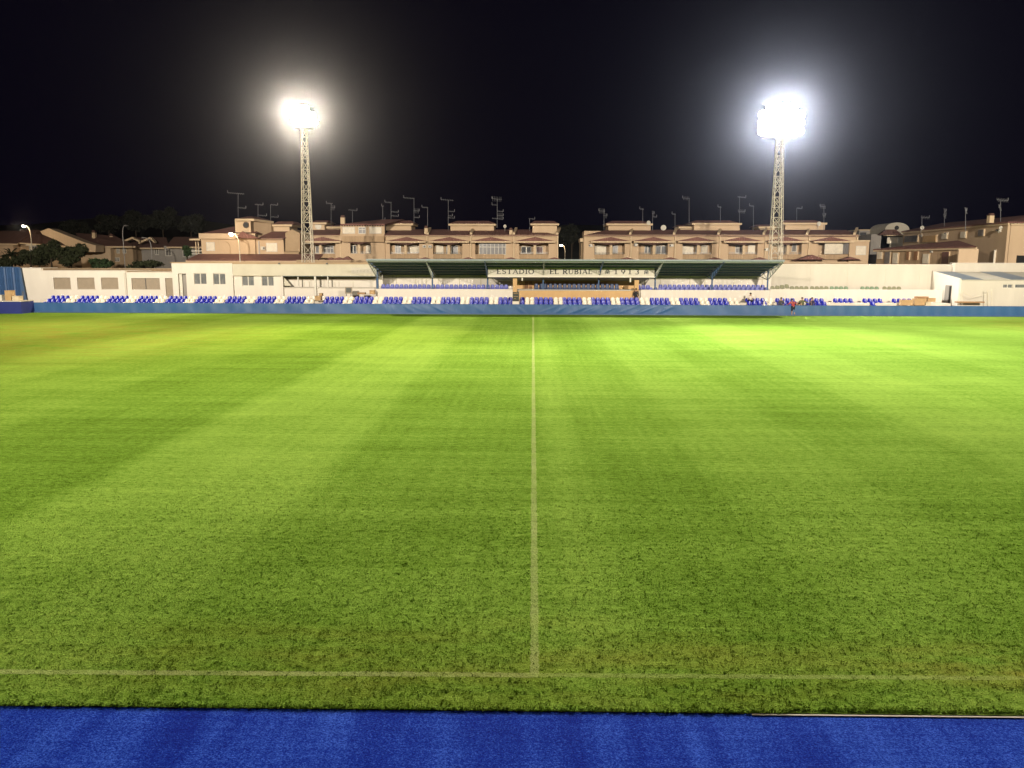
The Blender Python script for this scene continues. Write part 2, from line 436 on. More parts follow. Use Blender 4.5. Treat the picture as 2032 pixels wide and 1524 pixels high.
# ------------------------------------------------------------------ pitch barrier (blue tarpaulin)
def barrier():
    xa, xb = X(45, FY), X(2150, FY)
    root = thing('pitch_barrier', (0, FY, 0), 'long low barrier wrapped in blue tarpaulin in front of the far stand', 'barrier')
    n = 620; rows = 12; ht = Z(604.5, FY)
    vs = []; fs = []
    rnd = random.Random(5)
    fold = []
    for c in range(46):
        cx = rnd.uniform(X(760, FY), X(1330, FY)); fold.append((cx, rnd.uniform(-1.6, 1.6), rnd.uniform(.10, .28), rnd.uniform(.02, .075), rnd.uniform(.1,.9)))
    mid = X(1058, FY)
    for i in range(n+1):
        x = xa + (xb-xa)*i/n
        for j in range(rows+1):
            t = j/rows; z = .02 + (ht-.02)*t
            d = .012*math.sin(x*2.1+t*3) + .01*math.sin(x*5.3)
            for cx, s, w, a, c in fold:
                sgn = 1 if cx < mid else -1
                dd = x - cx + sgn*abs(s)*(t-.5)*1.6
                if abs(dd) < 3*w: d += a*math.exp(-(dd/w)**2)*(0.3+math.sin(math.pi*min(1,max(0,(t*1.1)))))*.6
            sag = .03*math.sin(x*1.3)*t if X(740, FY) < x < X(1300, FY) else 0
            vs.append((x, FY - d, z - sag*0.6))
    for i in range(n):
        for j in range(rows):
            a = i*(rows+1)+j; fs.append((a, a+rows+1, a+rows+2, a+1))
    MB().add(vs, fs).build('tarpaulin', M['tarp'], root, smooth=True)
    MB().box(xa, xb, FY+.12, FY+.30, 0, ht-.02).build('wall', M['concrete'], root)
    MB().box(xa, xb, FY-.14, FY-.02, 0, .11).build('base_hem', M['steelblue'], root)
    MB().tube((xa, FY+.05, ht+.01), (xb, FY+.05, ht+.01), .035).build('top_rail', M['steelblue'], root)
    # short return towards the camera at its left end
barrier()

# ------------------------------------------------------------------ terrace with three rows of seats
ROWY = [80.3, 81.05, 81.8]; ROWZ = [.50, .80, 1.10]
TX0, TX1 = X(60, 80), X(1905, 80)
def terrace():
    root = thing('lower_terrace', ((TX0+TX1)/2, 80, 0), 'long pale concrete terrace stepping up behind the blue barrier', 'terrace')
    mb = MB()
    ys = [79.85, 80.6, 81.35, 83.3]
    for i in range(3):
        mb.box(TX0, TX1, ys[i], ys[i+1], 0, ROWZ[i])
    mb.build('steps', M['concrete'], root)
terrace()

def seat_mesh(name, m, w=.48, hb=.41, padded=False):
    prof = [(-.20,.00),(-.205,.045),(-.05,.035),(.10,.045),(.165,.11),(.20,.25),(.225,hb)]
    nx = 6; mb = MB(); top = []; bot = []
    def pt(i, j, off):
        u = i/nx*2-1; y, z = prof[j]
        wj = w/2*(1 - (.22 if j == len(prof)-1 else .05 if j == len(prof)-2 else 0) - (.08 if j == 0 else 0))
        cur = u*u*(.03 if j < 4 else -.05)
        yy = y - (0 if j < 4 else u*u*.06) ; zz = z + (cur if j < 4 else 0) - (u**4*.05 if j == len(prof)-1 else 0)
        return (u*wj, yy + (off if j >= 4 else 0), zz - (off if j < 4 else 0))
    th = .07 if padded else .03
    J = len(prof)
    vs = [pt(i, j, 0) for i in range(nx+1) for j in range(J)] + [pt(i, j, th) for i in range(nx+1) for j in range(J)]
    off = (nx+1)*J; fs = []
    for i in range(nx):
        for j in range(J-1):
            a = i*J+j; fs.append((a, a+J, a+J+1, a+1)); fs.append((off+a, off+a+1, off+a+J+1, off+a+J))
    for i in range(nx):
        a = i*J; fs.append((a, off+a, off+a+J, a+J)); a = i*J+J-1; fs.append((a, a+J, off+a+J, off+a))
    for j in range(J-1):
        fs.append((j, j+1, off+j+1, off+j)); a = nx*J+j; fs.append((a, off+a, off+a+1, a+1))
    mb.add(vs, fs)
    mb.box(-.04, .04, -.05, .12, -.06, .0)   # foot
    o = mb.build(name, m, loc=(0,0,0), smooth=False)
    return o.data, o
def seats_of(name, m, **kw):
    me, o = seat_mesh(name, m, **kw); first = [o]
    def place(x, y, z, label, cat, group, rz=0, ry=0):
        if first: c = first.pop()
        else:
            c = bpy.data.objects.new(name, me); col.objects.link(c)
        c.location = (x, y, z + .06); c.rotation_euler = (0, ry, rz)
        tag(c, label, cat, group)
        return c
    return place
blue = seats_of('blue_stadium_chair', M['blueseat']); white = seats_of('white_stadium_chair', M['whiteseat'])
SP = .523
starts = [82.5,142,202,261,320.5,380,440,500,560,636.5,696.5,755.5,813,871.6,929,987]
starts2 = [1058.5,1116,1173.6,1232,1293,1352,1410.6]
rown = ['front', 'middle', 'back']
nth4 = ['first', 'second', 'third', 'last']
def block(k, px, nseat=4, rows=(0,1,2), wn=2, shift=0):
    xs = X(px, ROWY[0], 603)
    for r in rows:
        for s in range(nseat):
            blue(xs + SP*(s+.5), ROWY[r], ROWZ[r], f'{rown[r]} row blue seat, {nth4[s]} of its four in the {ORD[k]} blue block from the left', 'seat', 'blue and white seats on the lower terrace')
        for s in range(wn):
            white(xs + SP*(nseat+s+.5), ROWY[r], ROWZ[r], f'{rown[r]} row white seat, {nth4[s]} one right of the {ORD[k]} blue block from the left', 'seat', 'blue and white seats on the lower terrace')
for k, px in enumerate(starts):
    block(k, px, nseat=3 if px == 987 else 4, wn=0 if px == 987 else 2)
xs = X(1031, ROWY[0], 603)
for r in range(3):
    blue(xs + SP*.5, ROWY[r], ROWZ[r], f'{rown[r]} row single blue seat just right of the black board', 'seat', 'blue and white seats on the lower terrace')
    for s in range(2):
        white(xs + SP*(s+1.5), ROWY[r], ROWZ[r], f'{rown[r]} row white seat, {nth4[s]} one right of the single blue seats', 'seat', 'blue and white seats on the lower terrace')
for k, px in enumerate(starts2): block(16+k, px)
# half built rows on the right
def sparse(k, px, back, mid):
    xs = X(px, ROWY[1], 595)
    for r, lst in ((2, back), (1, mid)):
        for s in lst: blue(xs + SP*(s+.5), ROWY[r], ROWZ[r], f'{rown[r]} row blue seat, {nth4[s]} of its four in the {ORD[k]} blue block from the left', 'seat', 'blue and white seats on the lower terrace')
sparse(23, 1483, [0,1,2,3], [0,1,2,3]); sparse(24, 1543, [0,1,2,3], [0,1,2,3]); sparse(25, 1601, [0,1,2,3], [0,1,2,3])
sparse(26, 1659, [0,1,2,3], []); sparse(27, 1718, [0,1,2,3], [1]); sparse(28, 1777, [0,1,2,3], [])
xs = X(1468, ROWY[0], 603)
for r in range(3):
    for s in range(2): white(X(1535 if r else 1533, ROWY[r], 600) + SP*(s-1.5), ROWY[r], ROWZ[r], f'{rown[r]} row white seat, {nth4[s]} of two between the half-built blue blocks', 'seat', 'blue and white seats on the lower terrace')

# ------------------------------------------------------------------ upper deck under the canopy
DY = 83.3
def upper_deck():
    root = thing('upper_deck', (X(1140, DY), DY, 0), 'raised cream deck with parapet walls behind the seat rows under the canopy', 'terrace')
    zl = Z(573.5, DY)
    mb = MB(); mb.fb(746, 1017.5, 573.5, 0, DY, DY+.2, zb=0); mb.build('parapet', M['white'], root)
    mb = MB(); mb.fb(1272, 1529, 575.5, 0, DY, DY+.2, zb=0); mb.build('parapet', M['white'], root)
    mb = MB(); mb.fb(1529.3, 1872, 574.5, 0, DY+.0, DY+.2, zb=0); mb.build('parapet', M['white'], root)
    mb = MB(); mb.box(X(746, DY), X(1872, DY), DY+.2, 86.9, 0, zl-.10)
    mb.build('floor', M['concrete'], root)
    mb = MB(); mb.fb(757, 1872, 574, 0, 86.2, 86.9, zb=0); mb.build('upper_step', M['concrete'], root)
upper_deck()
ZL = Z(573.5, 84.6) - .16
pb = seats_of('faded_stadium_chair', M['paleblue'], hb=.46)
grp = 'faded blue seats on the upper deck'
i = 0; x = X(760, 84.6); 
while x < X(1008, 84.6):
    pb(x, 84.6, ZL+.12, f'{ORD[i]} faded blue upper deck seat from the canopy left end', 'seat', grp) if i < 30 else None
    x += .50; i += 1
for s in range(3): pb(X(1268, 84.6) + .5*s, 84.6, ZL+.12, f'{nth4[s]} of three faded blue seats between the tan box and a roof post', 'seat', grp)
for s in range(3): pb(X(1292, 84.3) + .5*s, 84.2, ZL-.12, f'{nth4[s]} of three low faded blue seats just right of the roof post', 'seat', grp)
i = 0; x = X(1314, 84.6)
while x < X(1521, 84.6) and i < 30:
    pb(x, 85.4, ZL+.16, f'back row, {ORD[i]} faded blue seat of the right upper section', 'seat', grp)
    pb(x + .12, 84.4, ZL-.08, f'front row, {ORD[i]} faded blue seat of the right upper section', 'seat', grp)
    x += .505; i += 1
# dusty green seats beyond the canopy
gs = seats_of('green_stadium_chair', M['greenseat']); ks = seats_of('dusty_stadium_chair', M['khakiseat'])
for g, (a, pl, w) in enumerate([(1530, ks, 'dust-covered khaki'), (1569, ks, 'dust-covered khaki'), (1609, ks, 'dust-covered khaki'), (1648, gs, 'green'), (1709, gs, 'green'), (1753, ks, 'dust-covered khaki')]):
    for s in range(4):
        zz = ZL + .10 + (.07*s if g == 0 else 0)
        pl(X(a, 84.4) + .5*(s+.4), 84.3, zz, f'{w} seat, {nth4[s]} of its four in the {ORD[g]} group right of the canopy', 'seat', 'old seats right of the canopy', ry=.04*(s % 2))

# back wall behind the deck, and the tall wall on the right
def walls():
    root = thing('back_wall', (X(890, 87), 87, 0), 'white back wall under the left half of the canopy', 'wall')
    MB().fb(747, 1020, 536, 0, 87, 87.3, zb=0).build('masonry', M['white'], root)
    mb = MB(); mb.fb(757, 1018, 551.5, 553, 86.93, 87); mb.build('ledge', M['beigewall'], root)
    for a in (779, 786, 824, 845, 869, 911, 953, 990):
        MB().fb(a, a+1.6, 546, 566, 86.95, 87).build('groove', M['fascia'], root)
    r2 = thing('back_wall', (X(1400, 87), 87, 0), 'white back wall under the right half of the canopy', 'wall')
    MB().fb(1262, 1531, 536, 0, 87, 87.3, zb=0).build('masonry', M['white'], r2)
    MB().fb(1300, 1520, 552.5, 554, 86.93, 87).build('ledge', M['beigewall'], r2)
    for a in (1310, 1368, 1398, 1456, 1512):
        MB().fb(a, a+1.8, 546, 566, 86.95, 87).build('groove', M['fascia'], r2)
    r3 = thing('boundary_wall', (X(1700, 87.5), 87.5, 0), 'tall bare cream boundary wall right of the canopy', 'wall')
    MB().fb(1531.3, 1892, 525.3, 0, 87.4, 87.8, zb=0).build('masonry', M['beigewall'], r3)
    for a in (1535, 1607, 1681, 1756, 1824):
        MB().fb(a, a+3, 534 if a != 1607 else 526, 566, 87.37, 87.4).build('pilaster', M['beigewall'], r3)
    MB().fb(1531.3, 1892, 524.2, 525.3, 87.35, 87.85).build('coping', M['white'], r3)
walls()

# ------------------------------------------------------------------ canopy
RF, RB = 79.0, 87.0
ZF, ZB = Z(517.5, RF), Z(545.5, RB)
def roof_z(y): return ZF + (ZB-ZF)*(y-RF)/(RB-RF)
def canopy():
    root = thing('grandstand_canopy', (X(1140, 83.9), 83.9, 0), 'long grey green corrugated canopy on blue posts over the main stand', 'canopy')
    xa, xb = X(727, RF, 517), X(1556, RF, 519)
    # corrugated sheet
    n = 560; vs = []; fs = []
    for i in range(n+1):
        x = xa + (xb-xa)*i/n; d = .03*math.sin(i*math.pi/2)
        for y, z in ((RF-.15, ZF+.10), (RB+.2, roof_z(RB+.2)+.10)):
            vs += [(x, y, z+d), (x, y, z+d-.02)]
    for i in range(n):
        a = 4*i; fs += [(a, a+4, a+6, a+2), (a+1, a+3, a+7, a+5), (a, a+1, a+5, a+4), (a+2, a+6, a+7, a+3)]
    fs += [(0,2,3,1), (4*n, 4*n+1, 4*n+3, 4*n+2)]
    MB().add(vs, fs).build('roof_sheet', M['roofgreen'], root)
    MB().box(xa, xb, RF-.20, RF-.16, ZF-.02, ZF+.16).build('gutter', M['roofgreen'], root)
    for y in (79.2, 80.7, 82.2, 83.7, 85.2, 86.6):
        z = roof_z(y); MB().box(xa, xb, y, y+.09, z-.10, z+.05).build('purlin', M['steelblue'] if y > 80 else M['paletruss'], root)
    tips = [727.5, 845, 962, 1079.5, 1197, 1316.5, 1437, 1556]
    for i, tx in enumerate(tips):
        x = X(tx, RF, 518) + (.06 if i == 0 else -.06 if i == 7 else 0)
        m = M['paletruss'] if i in (0, 1, 3, 5, 7) else M['steelblue']
        mb = MB(); py = 83.9; zb = roof_z(py) - 1.0
        A = Vector((x, RF, ZF-.08)); B = Vector((x, py, zb)); top = lambda t: Vector((x, RF+(py-RF)*t, roof_z(RF+(py-RF)*t)-.08))
        mb.tube(A, top(1), .05); mb.tube(A, B, .05)
        nseg = 6
        for q in range(1, nseg+1):
            t0_, t1_ = (q-.5)/nseg, q/nseg
            lo = A.lerp(B, t1_); mb.tube(top(t0_), lo, .03); mb.tube(lo, top(min(1, t1_)), .03)
            if q < nseg: mb.tube(lo, top((q+.5)/nseg), .03)
        bb = Vector((x, RB-.1, roof_z(RB-.1)-.08)); mb.tube(top(1), bb, .05); mb.tube(B, bb, .045)
        mb.tube(B, Vector((x, 85.4, roof_z(85.4)-.08)), .03)
        mb.build('truss', m, root)
        MB().tube((x, py, 0), (x, py, roof_z(py)-.1), .085 if i not in (0,) else .14, 8).build('post', M['steelblue'], root)
canopy()

# ------------------------------------------------------------------ directors' box with sign
def stroke_text(mb, s, x0, x1, zb, h, y, fat=1.3):
    """serif capitals drawn with strokes; cap height h, fills x0..x1"""
    adv = {'E':.78,'S':.70,'T':.86,'A':.90,'D':.92,'I':.46,'O':.95,'L':.74,'R':.86,'U':.92,'B':.80,' ':.5,'1':.5,'9':.68,'3':.66}
    tot = sum(adv[c] for c in s); k = (x1-x0)/(tot*1.0)
    T = .17*fat; t_ = .075*fat
    cx = x0
    def bar(ax, az, bx_, bz, w):
        a = Vector((cx+ax*k, 0, zb+az*h)); b = Vector((cx+bx_*k, 0, zb+bz*h)); d = (b-a).normalized(); n = Vector((-d.z, 0, d.x))*w*h/2
        mb.hexa([(p.x, yy, p.z) for yy in (y, y-.03) for p in (a-n, b-n, b+n, a+n)])
    def arc(px_, pz, rx, rz, a0, a1, wf, n=12):
        pr = None
        for i in range(n+1):
            t = R(a0+(a1-a0)*i/n); q = (px_+rx*math.cos(t), pz+rz*math.sin(t), wf(t))
            if pr: bar(pr[0], pr[1], q[0], q[1], (pr[2]+q[2])/2)
            pr = q
    side = lambda t: t_+(T-t_)*abs(math.cos(t))
    for c in s:
        w = adv[c]
        if c in 'EL':
            bar(.2,0,.2,1,T); bar(.06,.04,w-.12,.04,t_); bar(w-.12,.0,w-.12,.22,t_)
            if c == 'E': bar(.06,.96,w-.14,.96,t_); bar(w-.14,.8,w-.14,1,t_); bar(.2,.52,w-.24,.52,t_)
            else: bar(.06,.96,.34,.96,t_)
        if c == 'T': bar(w/2,0,w/2,1,T); bar(.06,.95,w-.06,.95,t_); bar(.07,.78,.07,1,t_); bar(w-.07,.78,w-.07,1,t_); bar(w/2-.16,.03,w/2+.16,.03,t_)
        if c == 'I': bar(w/2,0,w/2,1,T); bar(.06,.97,w-.06,.97,t_); bar(.06,.03,w-.06,.03,t_)
        if c == 'A': bar(.12,.02,w/2,1,t_); bar(w/2,1,w-.14,.02,T); bar(.25,.35,w-.28,.35,t_); bar(.02,.03,.24,.03,t_); bar(w-.28,.03,w-.0,.03,t_)
        if c == 'D': bar(.2,0,.2,1,T); arc(.28,.5,w-.42,.47,-90,90,side); bar(.06,.03,.3,.03,t_); bar(.06,.97,.3,.97,t_)
        if c == 'O': arc(w/2,.5,w/2-.12,.49,0,360,side,20)
        if c == 'S': arc(w/2,.74,.2,.23,30,270,side); arc(w/2,.27,.22,.25,90,-150,side); bar(w/2+.2,.75,w/2+.2,.97,t_); bar(w/2-.22,.03,w/2-.22,.24,t_)
        if c == 'U': bar(.2,.3,.2,1,T); bar(w-.18,.3,w-.18,1,t_); arc(w/2,.3,w/2-.19,.28,180,360,lambda t: t_*1.3); bar(.06,.97,.34,.97,t_); bar(w-.3,.97,w-.06,.97,t_)
        if c in 'RB':
            bar(.2,0,.2,1,T); bar(.06,.03,.34,.03,t_); arc(.3,.75,w-.50,.22,-90,90,side); bar(.06,.97,.3,.97,t_)
            if c == 'R': bar(.36,.5,w-.1,.02,T); bar(w-.2,.03,w+.0,.03,t_)
            else: arc(.3,.27,w-.44,.25,-90,90,side)
        if c == '1': bar(w/2,0,w/2,1,T); bar(w/2-.14,.84,w/2,.97,t_); bar(w/2-.14,.03,w/2+.14,.03,t_)
        if c == '9': arc(w/2,.68,.2,.3,0,360,side,16); bar(w/2+.2,.65,w/2-.02,.02,T*.8)
        if c == '3': arc(w/2-.02,.75,.18,.23,140,-90,side); arc(w/2-.02,.27,.21,.26,90,-140,side)
        cx += w*k
def directors_box():
    Y0 = 82.6
    root = thing('directors_box', (X(1140, DY), DY, 0), 'tan directors box with long lettered sign board in the middle of the stand', 'building')
    MB().fb(1030.5, 1259, 576, 0, DY-.35, DY-.15, zb=0).build('parapet', M['tan'], root)
    MB().fb(1030.5, 1252, 575, 576.6, DY-.45, DY-.05).build('coping', M['beigewall'], root)
    MB().box(X(1030.5, DY), X(1264, DY), DY-.15, 86.4, 0, ZL).build('floor', M['concrete'], root)
    MB().fb(1018, 1262, 550, 0, 86.5, 86.8, zb=0).build('rear_wall', M['tan'], root)
    MB().fb(1017.8, 1026, 550, 0, DY-.1, DY+.4, zb=0).build('pillar', M['tan'], root)
    MB().fb(1259.3, 1268, 556, 0, DY-.1, DY+.4, zb=0).build('pillar', M['tan'], root)
    d = MB().fb(1041.5, 1056, 558.5, 578, 86.42, 86.5).build('door', M['tandark'], root)
    MB().fb(1048.4, 1049.2, 559, 578, 86.39, 86.42).build('door_panel', M['tan'], d)
    MB().fb(1035, 1037.6, 549, 557, DY-.5, DY-.4).build('post', M['frame'], root)
    MB().fb(1249.5, 1252.2, 549, 560, DY-.5, DY-.4).build('post', M['frame'], root)
    zt, zb = Z(530.5, Y0), Z(548.5, Y0)
    xa, xb = X(968, Y0, 540), X(1299, Y0, 540)
    MB().box(xa, xb, Y0, Y0+.12, zb+.08, zt).build('sign_board', M['beigewall'], root)
    sg = root.children[-1]
    MB().box(xa, xb, Y0-.05, Y0+.14, zb-.08, zb+.08).build('sign_ledge', M['white'], root)
    MB().hexa([(xa+.25, Y0+.12, zb-.06), (xb-.25, Y0+.12, zb-.06), (xb-.5, 86.45, Z(557, 86.4)), (xa+.8, 86.45, Z(557, 86.4)),
               (xa+.25, Y0+.12, zb+.04), (xb-.25, Y0+.12, zb+.04), (xb-.5, 86.45, Z(557, 86.4)+.1), (xa+.8, 86.45, Z(557, 86.4)+.1)]).build('soffit', M['roofgreen'], root)
    hz = Z(534, Y0) - Z(543.4, Y0)
    zz = Z(543.4, Y0)
    for word, a, b in (('ESTADIO', 985, 1060.5), ('EL RUBIAL', 1090, 1176)):
        mb = MB(); stroke_text(mb, word, X(a, Y0, 540), X(b, Y0, 540), zz, hz, Y0-.004); mb.build('lettering', M['black'], sg)
    mb = MB()
    for ch, c in zip('1913', (1222.4, 1236.6, 1250, 1264)):
        stroke_text(mb, ch, X(c-5.5, Y0, 540), X(c+5.5, Y0, 540), zz, hz, Y0-.004)
    mb.build('lettering', M['black'], sg)
    for c in (1205.5, 1282.5):    # small dark emblem beside the year
        x = X(c, Y0, 540); mb = MB(); h = hz
        for i in range(10):
            a0, a1 = math.pi*i/10, math.pi*(i+1)/10
            mb.hexa([(x+math.cos(a)*h*rr, yy, zz+h*.45+math.sin(a)*h*rr*1.1) for yy in (Y0-.004, Y0-.03) for a, rr in ((a0,.28),(a1,.28),(a1,.45),(a0,.45))])
        mb.box(x-h*.42, x-h*.26, Y0-.03, Y0-.004, zz, zz+h*.5); mb.box(x+h*.26, x+h*.42, Y0-.03, Y0-.004, zz, zz+h*.5)
        mb.box(x-h*.2, x+h*.2, Y0-.03, Y0-.004, zz+h*.25, zz+h*.62); mb.box(x-h*.1, x+h*.1, Y0-.03, Y0-.004, zz+h*.05, zz+h*.25)
        mb.build('emblem', M['board'], sg)
directors_box()
nv = seats_of('padded_chair', M['navypad'], hb=.62, padded=True, w=.47)
for s in range(18):
    c = nv(X(1064.5, 84.6) + .515*s, 84.6, ZL+.06, f'{ORD[s]} navy padded seat from the wooden door in the tan box', 'seat', 'navy padded seats in the directors box')

# black board and little things around it
def simple(name, mb, m, label, cat, group=None): return tag(mb.build(name, m), label, cat, group)
r = thing('notice_board', P(1023.5, 598, 80.6), 'black board on a white base in the gap between seat blocks', 'board')
MB().fb(1017.5, 1030, 579.5, 598, 80.5, 80.6).build('panel', M['board'], r)
MB().fb(1017, 1030.5, 598, 0, 80.4, 80.7, zb=0.6).build('plinth', M['whiteseat'], r)
MB().fb(1019, 1028.5, 582, 582.9, 80.46, 80.5).fb(1019, 1028.5, 588, 588.7, 80.46, 80.5).fb(1020, 1024, 592, 592.8, 80.46, 80.5).build('frame_bar', M['cardboard'], r)
r = thing('display_board', P(690, 583, 82.6), 'dark brown framed board beside the bar counter', 'board')
MB().fb(684, 698, 569.5, 583, 82.5, 82.6).build('panel', M['shutter'], r); MB().fb(686, 696, 571, 580.5, 82.46, 82.5).build('face', M['board'], r)
MB().fb(686, 687.2, 583, 0, 82.5, 82.6, zb=1.1).build('leg', M['rail'], r); MB().fb(694.8, 696, 583, 0, 82.5, 82.6, zb=1.1).build('leg', M['rail'], r)

# ------------------------------------------------------------------ left buildings
def window(root, x0, x1, y0, y1, Y, kind='slide', depth=.18, name='window'):
    fr = MB()
    fr.fb(x0, x1, y0, y0+1.2, Y-.03, Y+.05); fr.fb(x0, x1, y1-1.2, y1, Y-.03, Y+.05)
    fr.fb(x0, x0+1.2, y0+1.2, y1-1.2, Y-.03, Y+.05); fr.fb(x1-1.2, x1, y0+1.2, y1-1.2, Y-.03, Y+.05)
    if kind == 'slide': xm = (x0+x1)/2; fr.fb(xm-.9, xm+.9, y0+1.2, y1-1.2, Y-.03, Y+.05)
    if kind == 'multi':
        k = int((x1-x0)/8)
        for i in range(1, k+1):
            xm = x0+(x1-x0)*i/(k+1); fr.fb(xm-.5, xm+.5, y0+1.2, y1-1.2, Y-.02, Y+.04)
        fr.fb(x0+1.2, x1-1.2, y0+(y1-y0)*.32, y0+(y1-y0)*.32+1, Y-.025, Y+.04)
    w = fr.build(name, M['frame'], root)
    if kind == 'shut':
        p = MB().fb(x0+1.2, x1-1.2, y0+1.2, y1-1.2, Y, Y+.04).build('shutter', M['shutw'], w)
    else:
        MB().fb(x0+1.2, x1-1.2, y0+1.2, y1-1.2, Y+.01, Y+.04).build('pane', M['redglass'] if kind == 'red' else M['glassc'] if kind in ('multi', 'curt') else M['glassb'] if Y < 90 else M['glass'], w)
    return w
def wall_with_holes(mb, px0, px1, pt, Y0, Y1, holes, pbot=598):
    """front wall pieces around rectangular holes (x0,x1,y0,y1); same row"""
    hs = sorted(holes); x = px0
    for a, b, c, d in hs:
        mb.fb(x, a, pt, 0, Y0, Y1, zb=0)
        mb.fb(a, b, pt, c, Y0, Y1); mb.fb(a, b, d, 0, Y0, Y1, zb=0); x = b
    mb.fb(x, px1, pt, 0, Y0, Y1, zb=0)
def left_buildings():
    Y = 84.6
    # long low changing room block with shuttered openings
    root = thing('changing_block', (X(190, Y), Y, 0), 'low white building with grey shuttered openings at the left corner', 'building')
    holes = [(106,140,551,573.5), (153,187.5,551,573.5), (200.5,234.5,551,573.5), (261,317,552,574), (328,344.5,552,590)]
    mb = MB(); wall_with_holes(mb, 84, 250, 537.5, Y, Y+.35, holes[:3]); wall_with_holes(mb, 250, 345.5, 541, Y+.0, Y+.35, holes[3:])
    mb.fb(41, 84, 532, 0, Y-.0, Y+.35, zb=0)
    mb.build('wall', M['white'], root)
    for a, b, c, d in holes:
        if a == 261:
            s = MB().fb(a, 288, c, d, Y+.18, Y+.25).build('shutter', M['shutter'], root); MB().fb(289.5, b, c, d, Y+.18, Y+.25).build('shutter', M['shutter'], root)
            MB().fb(288, 289.5, c, d, Y+.12, Y+.25).build('mullion', M['rail'], root)
        else:
            MB().fb(a, b, c, d, Y+.18, Y+.25).build('shutter', M['shutter'], root)
        if d < 580: MB().fb(a-.8, b+.8, d, d+1, Y-.05, Y+.18).build('sill', M['beigewall'], root)
    MB().fb(84, 250, 536.6, 537.5, Y-.06, Y+6).build('coping', M['white'], root)
    MB().fb(250, 345, 540, 541, Y-.06, Y+6).build('coping', M['white'], root)
    MB().fb(41, 84, 531.2, 532, Y-.06, Y+3).build('coping', M['white'], root)
    MB().box(X(250,Y)-.12, X(250,Y)+.1, Y-.14, Y, 0, Z(541,Y,250)).build('pilaster', M['beigewall'], root)
    MB().fb(84, 345, 541, 0, Y+4, Y+6, zb=0).build('rear_wall', M['greywall'], root)
    # taller club house
    Y = 84.2
    root = thing('club_house', (X(404, Y), Y, 0), 'taller white flat roofed club house with two sliding windows and a side door', 'building')
    mb = MB(); wall_with_holes(mb, 342.5, 462.5, 522, Y, Y+.35, [(354,370,543,592), (385.5,411,542,564.5), (423.5,448.5,542.5,565)])
    mb.fb(342.5, 352, 522, 0, Y+.35, Y+6, zb=0)
    mb.build('wall', M['white'], root)
    d = MB().fb(354, 362, 543, 592, Y+.3, Y+.4).build('door', M['frame'], root); MB().fb(362, 370, 543, 592, Y+.5, Y+.6).build('doorway_wall', M['greywall'], root)
    window(root, 385.5, 411, 542, 564.5, Y+.15, 'slide'); window(root, 423.5, 448.5, 542.5, 565, Y+.15, 'slide')
    MB().fb(340, 463, 520.3, 522, Y-.1, Y+6).build('roof_edge', M['brick'], root)
    # bar with open counter
    Y = 84.5
    root = thing('bar_building', (X(600, Y), Y, 0), 'long bar building with deep cream fascia over an open serving counter', 'building')
    mb = MB(); wall_with_holes(mb, 462.8, 560.5, 547.5, Y, Y+.3, [(480.5,505,547.6,567.5), (519.5,544,547.8,567.8)]); 
    mb.fb(560.5, 747, 571, 0, Y, Y+.3, zb=0)
    mb.build('wall', M['white'], root)
    MB().fb(462.8, 747, 524.3, 547.4, Y-.35, Y+.3).build('fascia', M['fascia'], root)
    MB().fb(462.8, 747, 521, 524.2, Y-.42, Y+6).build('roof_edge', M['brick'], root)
    MB().fb(560.5, 747, 547.4, 548.4, Y-.3, Y+1.3).build('soffit', M['roofgreen'], root)
    window(root, 480.5, 505, 547.8, 567.5, Y+.15, 'slide'); window(root, 519.5, 544, 548, 567.8, Y+.15, 'slide')
    MB().fb(545, 760, 545, 0, Y+1.3, Y+1.5, zb=0).build('rear_wall', M['white'], root)
    MB().fb(560.5, 747, 549, 556, Y+1.24, Y+1.3).build('shade_strip', M['shutter'], root)
    MB().fb(560, 747, 570, 571.3, Y-.15, Y+.6).build('counter', M['beigewall'], root)
    for a, w in ((590.5, 2), (649.5, 2)): MB().fb(a, a+w, 547.5, 571, Y+.05, Y+.2).build('post', M['frame'], root)
    MB().fb(623.5, 627, 547.5, 0, Y-.3, Y-.05, zb=1).build('post', M['frame'], root)
    MB().fb(558.5, 561.5, 547.5, 0, Y-.3, Y, zb=0).build('post', M['white'], root)
    MB().hexa([P(562,567,Y+.1), P(578,567,Y+.1), P(578,567,Y+.9), P(562,567,Y+.9), P(562,550,Y+.1), P(566,553,Y+.1), P(566,553,Y+.9), P(562,550,Y+.9)]).build('stair_side', M['fascia'], root)
    for a in (603, 613, 664, 672, 700): MB().fb(a, a+.8, 559, 569, Y+1.25, Y+1.3).build('cupboard_edge', M['fascia'], root)
    # faded lettering on the fascia
    mb = MB(); mb.fb(698, 741, 531, 542.5, Y-.365, Y-.352); mb.build('faded_panel', M['beigewall'], root)
    mb = MB()
    for i, c in enumerate((704, 711, 718, 725, 732)):
        mb.fb(c, c+4.5, 536.2+(i % 2)*.4, 537.2+(i % 2)*.4, Y-.374, Y-.366); mb.fb(c+.4, c+1.4, 537.5, 540.8, Y-.374, Y-.366)
        if i != 2: mb.fb(c+3, c+4, 537.8, 540.8, Y-.374, Y-.366)
    mb.build('faded_lettering', M['white'], root)
    for c in (555, 649.5):
        r = MB().fb(c-1.6, c+1.6, 521.5, 524.4, Y-.62, Y-.43); tag(r.build('wall_lamp', M['rail']), f'small dark lamp on the roof edge, {"left" if c < 600 else "right"} one above the bar fascia', 'lamp', 'roof edge lamps')
left_buildings()

